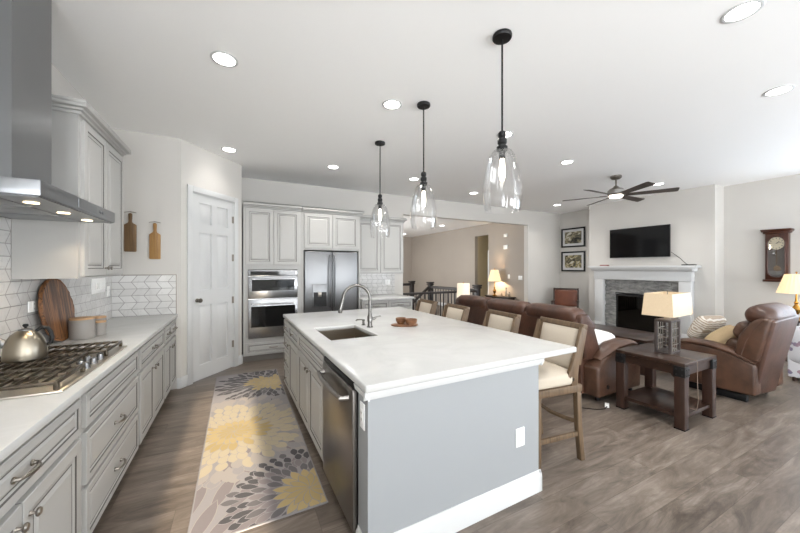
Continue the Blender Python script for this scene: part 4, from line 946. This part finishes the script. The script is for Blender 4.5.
ob('backrest', MB().cushion((.47, .06, .62), (.86, .22, .56), .09, .03, 8), M_flo, t)
ob('seat_cushion', MB().cushion((.47, .46, .47), (.56, .70, .16), .06, .03, 8), M_flo, t)
for x in (.06, .86):
    for y in (.06, .80): ob('leg', MB().cyl((x, y, 0), (x, y, .06), .022, .028), M_dwoodz, t)
t = thing('side_table', 'small dark side table under the brass lamp by the clock', 'table', (7.86, 1.66, 0))
ob('tabletop', MB().lathe([(0, .64), (.24, .64), (.25, .65), (.25, .665), (.24, .67), (0, .67)], 32), M_dwood, t); ob('pedestal', MB().lathe([(0, .0), (.18, .0), (.17, .03), (.05, .06), (.03, .2), (.04, .4), (.03, .6), (.06, .64)], 22), M_dwood, t)
def brass_lamp(label, loc, k=1.0, ms=M_shade2, energy=6, hb=.40, hs=.30, rb=.21, rt=.12):
    t = thing('table_lamp', label, 'lamp', loc)
    ob('base', MB().lathe([(0, 0), (.075*k, 0), (.075*k, .02), (.04*k, .035), (.02*k, .06), (.045*k, .11), (.055*k, .15), (.03*k, .20), (.018*k, .23), (.028*k, .25), (.014*k, .28), (.010*k, hb + .02)], 24), M_brass, t)
    pr = [(rb, hb), (rt, hb + hs)]; mb = MB(); n_ = 48; a_ = []
    for r_, z_ in pr:
        a_.append([mb.bm.verts.new(((r_ + .004*(i % 2))*math.cos(2*PI*i/n_), (r_ + .004*(i % 2))*math.sin(2*PI*i/n_), z_)) for i in range(n_)])
    for i in range(n_): mb.bm.faces.new((a_[0][i], a_[0][(i+1) % n_], a_[1][(i+1) % n_], a_[1][i]))
    ob('lamp_shade', mb, ms, t, 0)
    ob('finial', MB().cyl((0, 0, hb + .02), (0, 0, hb + hs + .02), .004).sphere((0, 0, hb + hs + .03), .013, 10), M_brass, t)
    ob('bulb', MB().sphere((0, 0, hb + .12), .03, 12), M_bulb, t)
    lamp('lamp_bulb', 'POINT', (loc[0], loc[1], loc[2] + hb + .12), (0, 0, 0), energy, (1, .78, .52), shadow_soft_size=.04)
    return t
brass_lamp('brass table lamp with pleated cream shade at the right edge below the clock', (7.86, 1.66, .67))
# hall console and lamp, drum lamp behind the sofa
t = thing('console_table', 'narrow dark console table against the hall wall', 'table', (6.86, 7.15, 0))
ob('tabletop', MB().box(-.02, .25, -.50, .50, .60, .635, .004), M_rail, t); ob('apron', MB().box(0, .23, -.47, .47, .52, .60), M_rail, t)
for x in (.02, .23):
    for y in (-.45, .45): ob('leg', MB().box(x - .02, x + .02, y - .02, y + .02, 0, .53), M_rail, t)
brass_lamp('brass table lamp with cream shade on the hall console', (6.89, 7.27, .635), .9, M_shade2, 45, .44, .34, .19, .105)
for y, h, lab in ((7.08, .10, 'small clear ornament beside the hall lamp'), (6.90, .28, 'tallest dark figurine on the hall console'), (6.78, .15, 'shorter dark figurine at the right of the hall console')):
    tag(ob('figurine', MB().lathe([(0, 0), (.04, 0), (.045, .015), (.018, h*.25), (.03, h*.5), (.012, h*.7), (.022, h*.85), (0, h)], 14), M_pewter), lab, 'ornament', 'ornaments on the hall console').location = (6.98, y, .635)
t = thing('side_table', 'small dark side table at the far end of the sofa under the drum lamp', 'table', (3.95, 5.02, 0))
ob('tabletop', MB().box(-.25, .25, -.25, .25, .57, .61, .004), M_dwood, t)
for x in (-.21, .21):
    for y in (-.21, .21): ob('leg', MB().box(x - .025, x + .025, y - .025, y + .025, 0, .57), M_dwoodz, t)
t = thing('table_lamp', 'table lamp with white drum shade at the far end of the sofa', 'lamp', (3.95, 5.02, .61))
ob('base', MB().lathe([(0, 0), (.07, 0), (.07, .02), (.02, .04), (.03, .10), (.05, .16), (.03, .22), (.012, .27)], 20), M_dwood, t)
ob('lamp_shade', MB().lathe([(.128, .285), (.118, .56), (.115, .56), (.125, .285)], 36), M_shade3, t); ob('finial', MB().cyl((0, 0, .5), (0, 0, .56), .004).sphere((0, 0, .57), .012, 10), M_brass, t)
ob('bulb', MB().sphere((0, 0, .38), .03, 12), M_bulb, t)
# leather accent chair in the corner
t = thing('accent_chair', 'cognac leather chair with wooden frame in the corner under the pictures', 'armchair', (7.60, 5.46, 0), R(33))
# faces -x locally rotated
tb = Matrix.Translation((.25, 0, .40)) @ Matrix.Rotation(R(12), 4, 'Y')
ob('backrest', MB().cushion((0, 0, .27), (.07, .54, .44), .03, .012, 8, M=tb), M_leather3, t)
ob('seat', MB().cushion((-.05, 0, .40), (.58, .54, .10), .04, .015, 8), M_leather3, t)
mb = MB()
for s in (-1, 1): mb.box(-.02, .03, s*.285 - .018, s*.285 + .018, -.02, .54, .005, M=tb)
mb.box(-.015, .03, -.30, .30, .49, .535, .005, M=tb)
ob('back_frame', mb, M_dwoodz, t)
for s in (-1, 1):
    ob('leg', MB().box(-.33, -.29, s*.285 - .018, s*.285 + .018, 0, .60, .004), M_dwoodz, t)
    ob('leg', MB().box(.20, .245, s*.285 - .018, s*.285 + .018, 0, .42, .004), M_dwoodz, t)
    ob('armrest', MB().box(-.35, .30, s*.285 - .025, s*.285 + .025, .60, .63, .006), M_dwoodz, t)
# ================================================================ STAIR RAILING
t = thing('stair_railing', 'dark wooden stair railing with iron balusters beyond the opening', 'railing', (0, 0, 0))
def newel(x, y):
    ob('newel_post', MB().box(x - .06, x + .06, y - .06, y + .06, 0, .95, .005).box(x - .085, x + .085, y - .085, y + .085, .95, .985, .006).box(x - .065, x + .065, y - .065, y + .065, .985, 1.02, .006).box(x - .09, x + .09, y - .09, y + .09, 1.0, 1.045, .008), M_rail, t)
NX, NY = 5.45, 6.37
newel(NX, NY); newel(5.30, 8.35); newel(5.16, 9.27)
ob('handrail', MB().box(3.25, NX - .06, NY - .035, NY + .035, .86, .91, .01), M_rail, t)
ob('bottom_rail', MB().box(3.25, NX - .06, NY - .03, NY + .03, 0.0, .05, .005), M_rail, t)
def bar(p, q, name, r): ob(name, MB().tube([p, q], r, 6), M_rail, t)
bar((5.45, 6.43, .89), (5.30, 8.29, .89), 'handrail', .042); bar((5.45, 6.43, .025), (5.30, 8.29, .025), 'bottom_rail', .025)
bar((5.24, 8.35, .88), (4.30, 8.35, .12), 'handrail', .045); bar((5.10, 9.27, .93), (2.5, 9.27, .93), 'handrail', .042)
n = 19
for k in range(n):
    x = 3.33 + (NX - .14 - 3.33)*k/(n - 1); mb = MB(); mb.box(x - .008, x + .008, NY - .008, NY + .008, .045, .865)
    if k % 2: mb.sphere((x, NY, .47), (.016, .016, .03), 8)
    ob('baluster', mb, M_black, t)
for k in range(15):
    f = (k + .7)/15.4; x, y = 5.45 - .15*f, 6.43 + 1.86*f; ob('baluster', MB().box(x - .008, x + .008, y - .008, y + .008, .04, .87), M_black, t)
for k in range(5):
    f = (k + .7)/5.6; x = 5.24 - .94*f; ob('baluster', MB().box(x - .008, x + .008, 8.342, 8.358, 0, .88 - .76*f), M_black, t)
# hall wall fittings
for y, z, w_, h_, lab, k in ((7.04, 2.09, .16, .12, 'white thermostat box high on the hall wall', 'thermostat'), (7.04, 2.44, .14, .09, 'small white detector above the thermostat on the hall wall', 'detector')):
    t = thing(k, lab, k, (HX, y, z), R(-90)); ob('case', MB().box(-w_/2, w_/2, -.03, 0, -h_/2, h_/2, .01), M_plast, t)
plate('white switch plate on the hall wall right of the console', (HX, 6.50, 1.19), R(-90), .14, .12, 'switch')
plate('small white outlet on the hall wall above the figurines', (HX, 6.93, 1.22), R(-90), .07, .12)
t = thing('power_adapter', 'small white power adapter on the floor by the near end of the sofa', 'adapter', (3.50, 2.03, 0), R(30))
ob('case', MB().box(-.035, .035, -.02, .02, 0, .028, .004), M_plast, t)
ob('cord', MB().tube([(-.035, 0, .012), (-.10, .02, .006), (-.16, .09, .006), (-.20, .22, .006)], .004, 6), M_black, t)
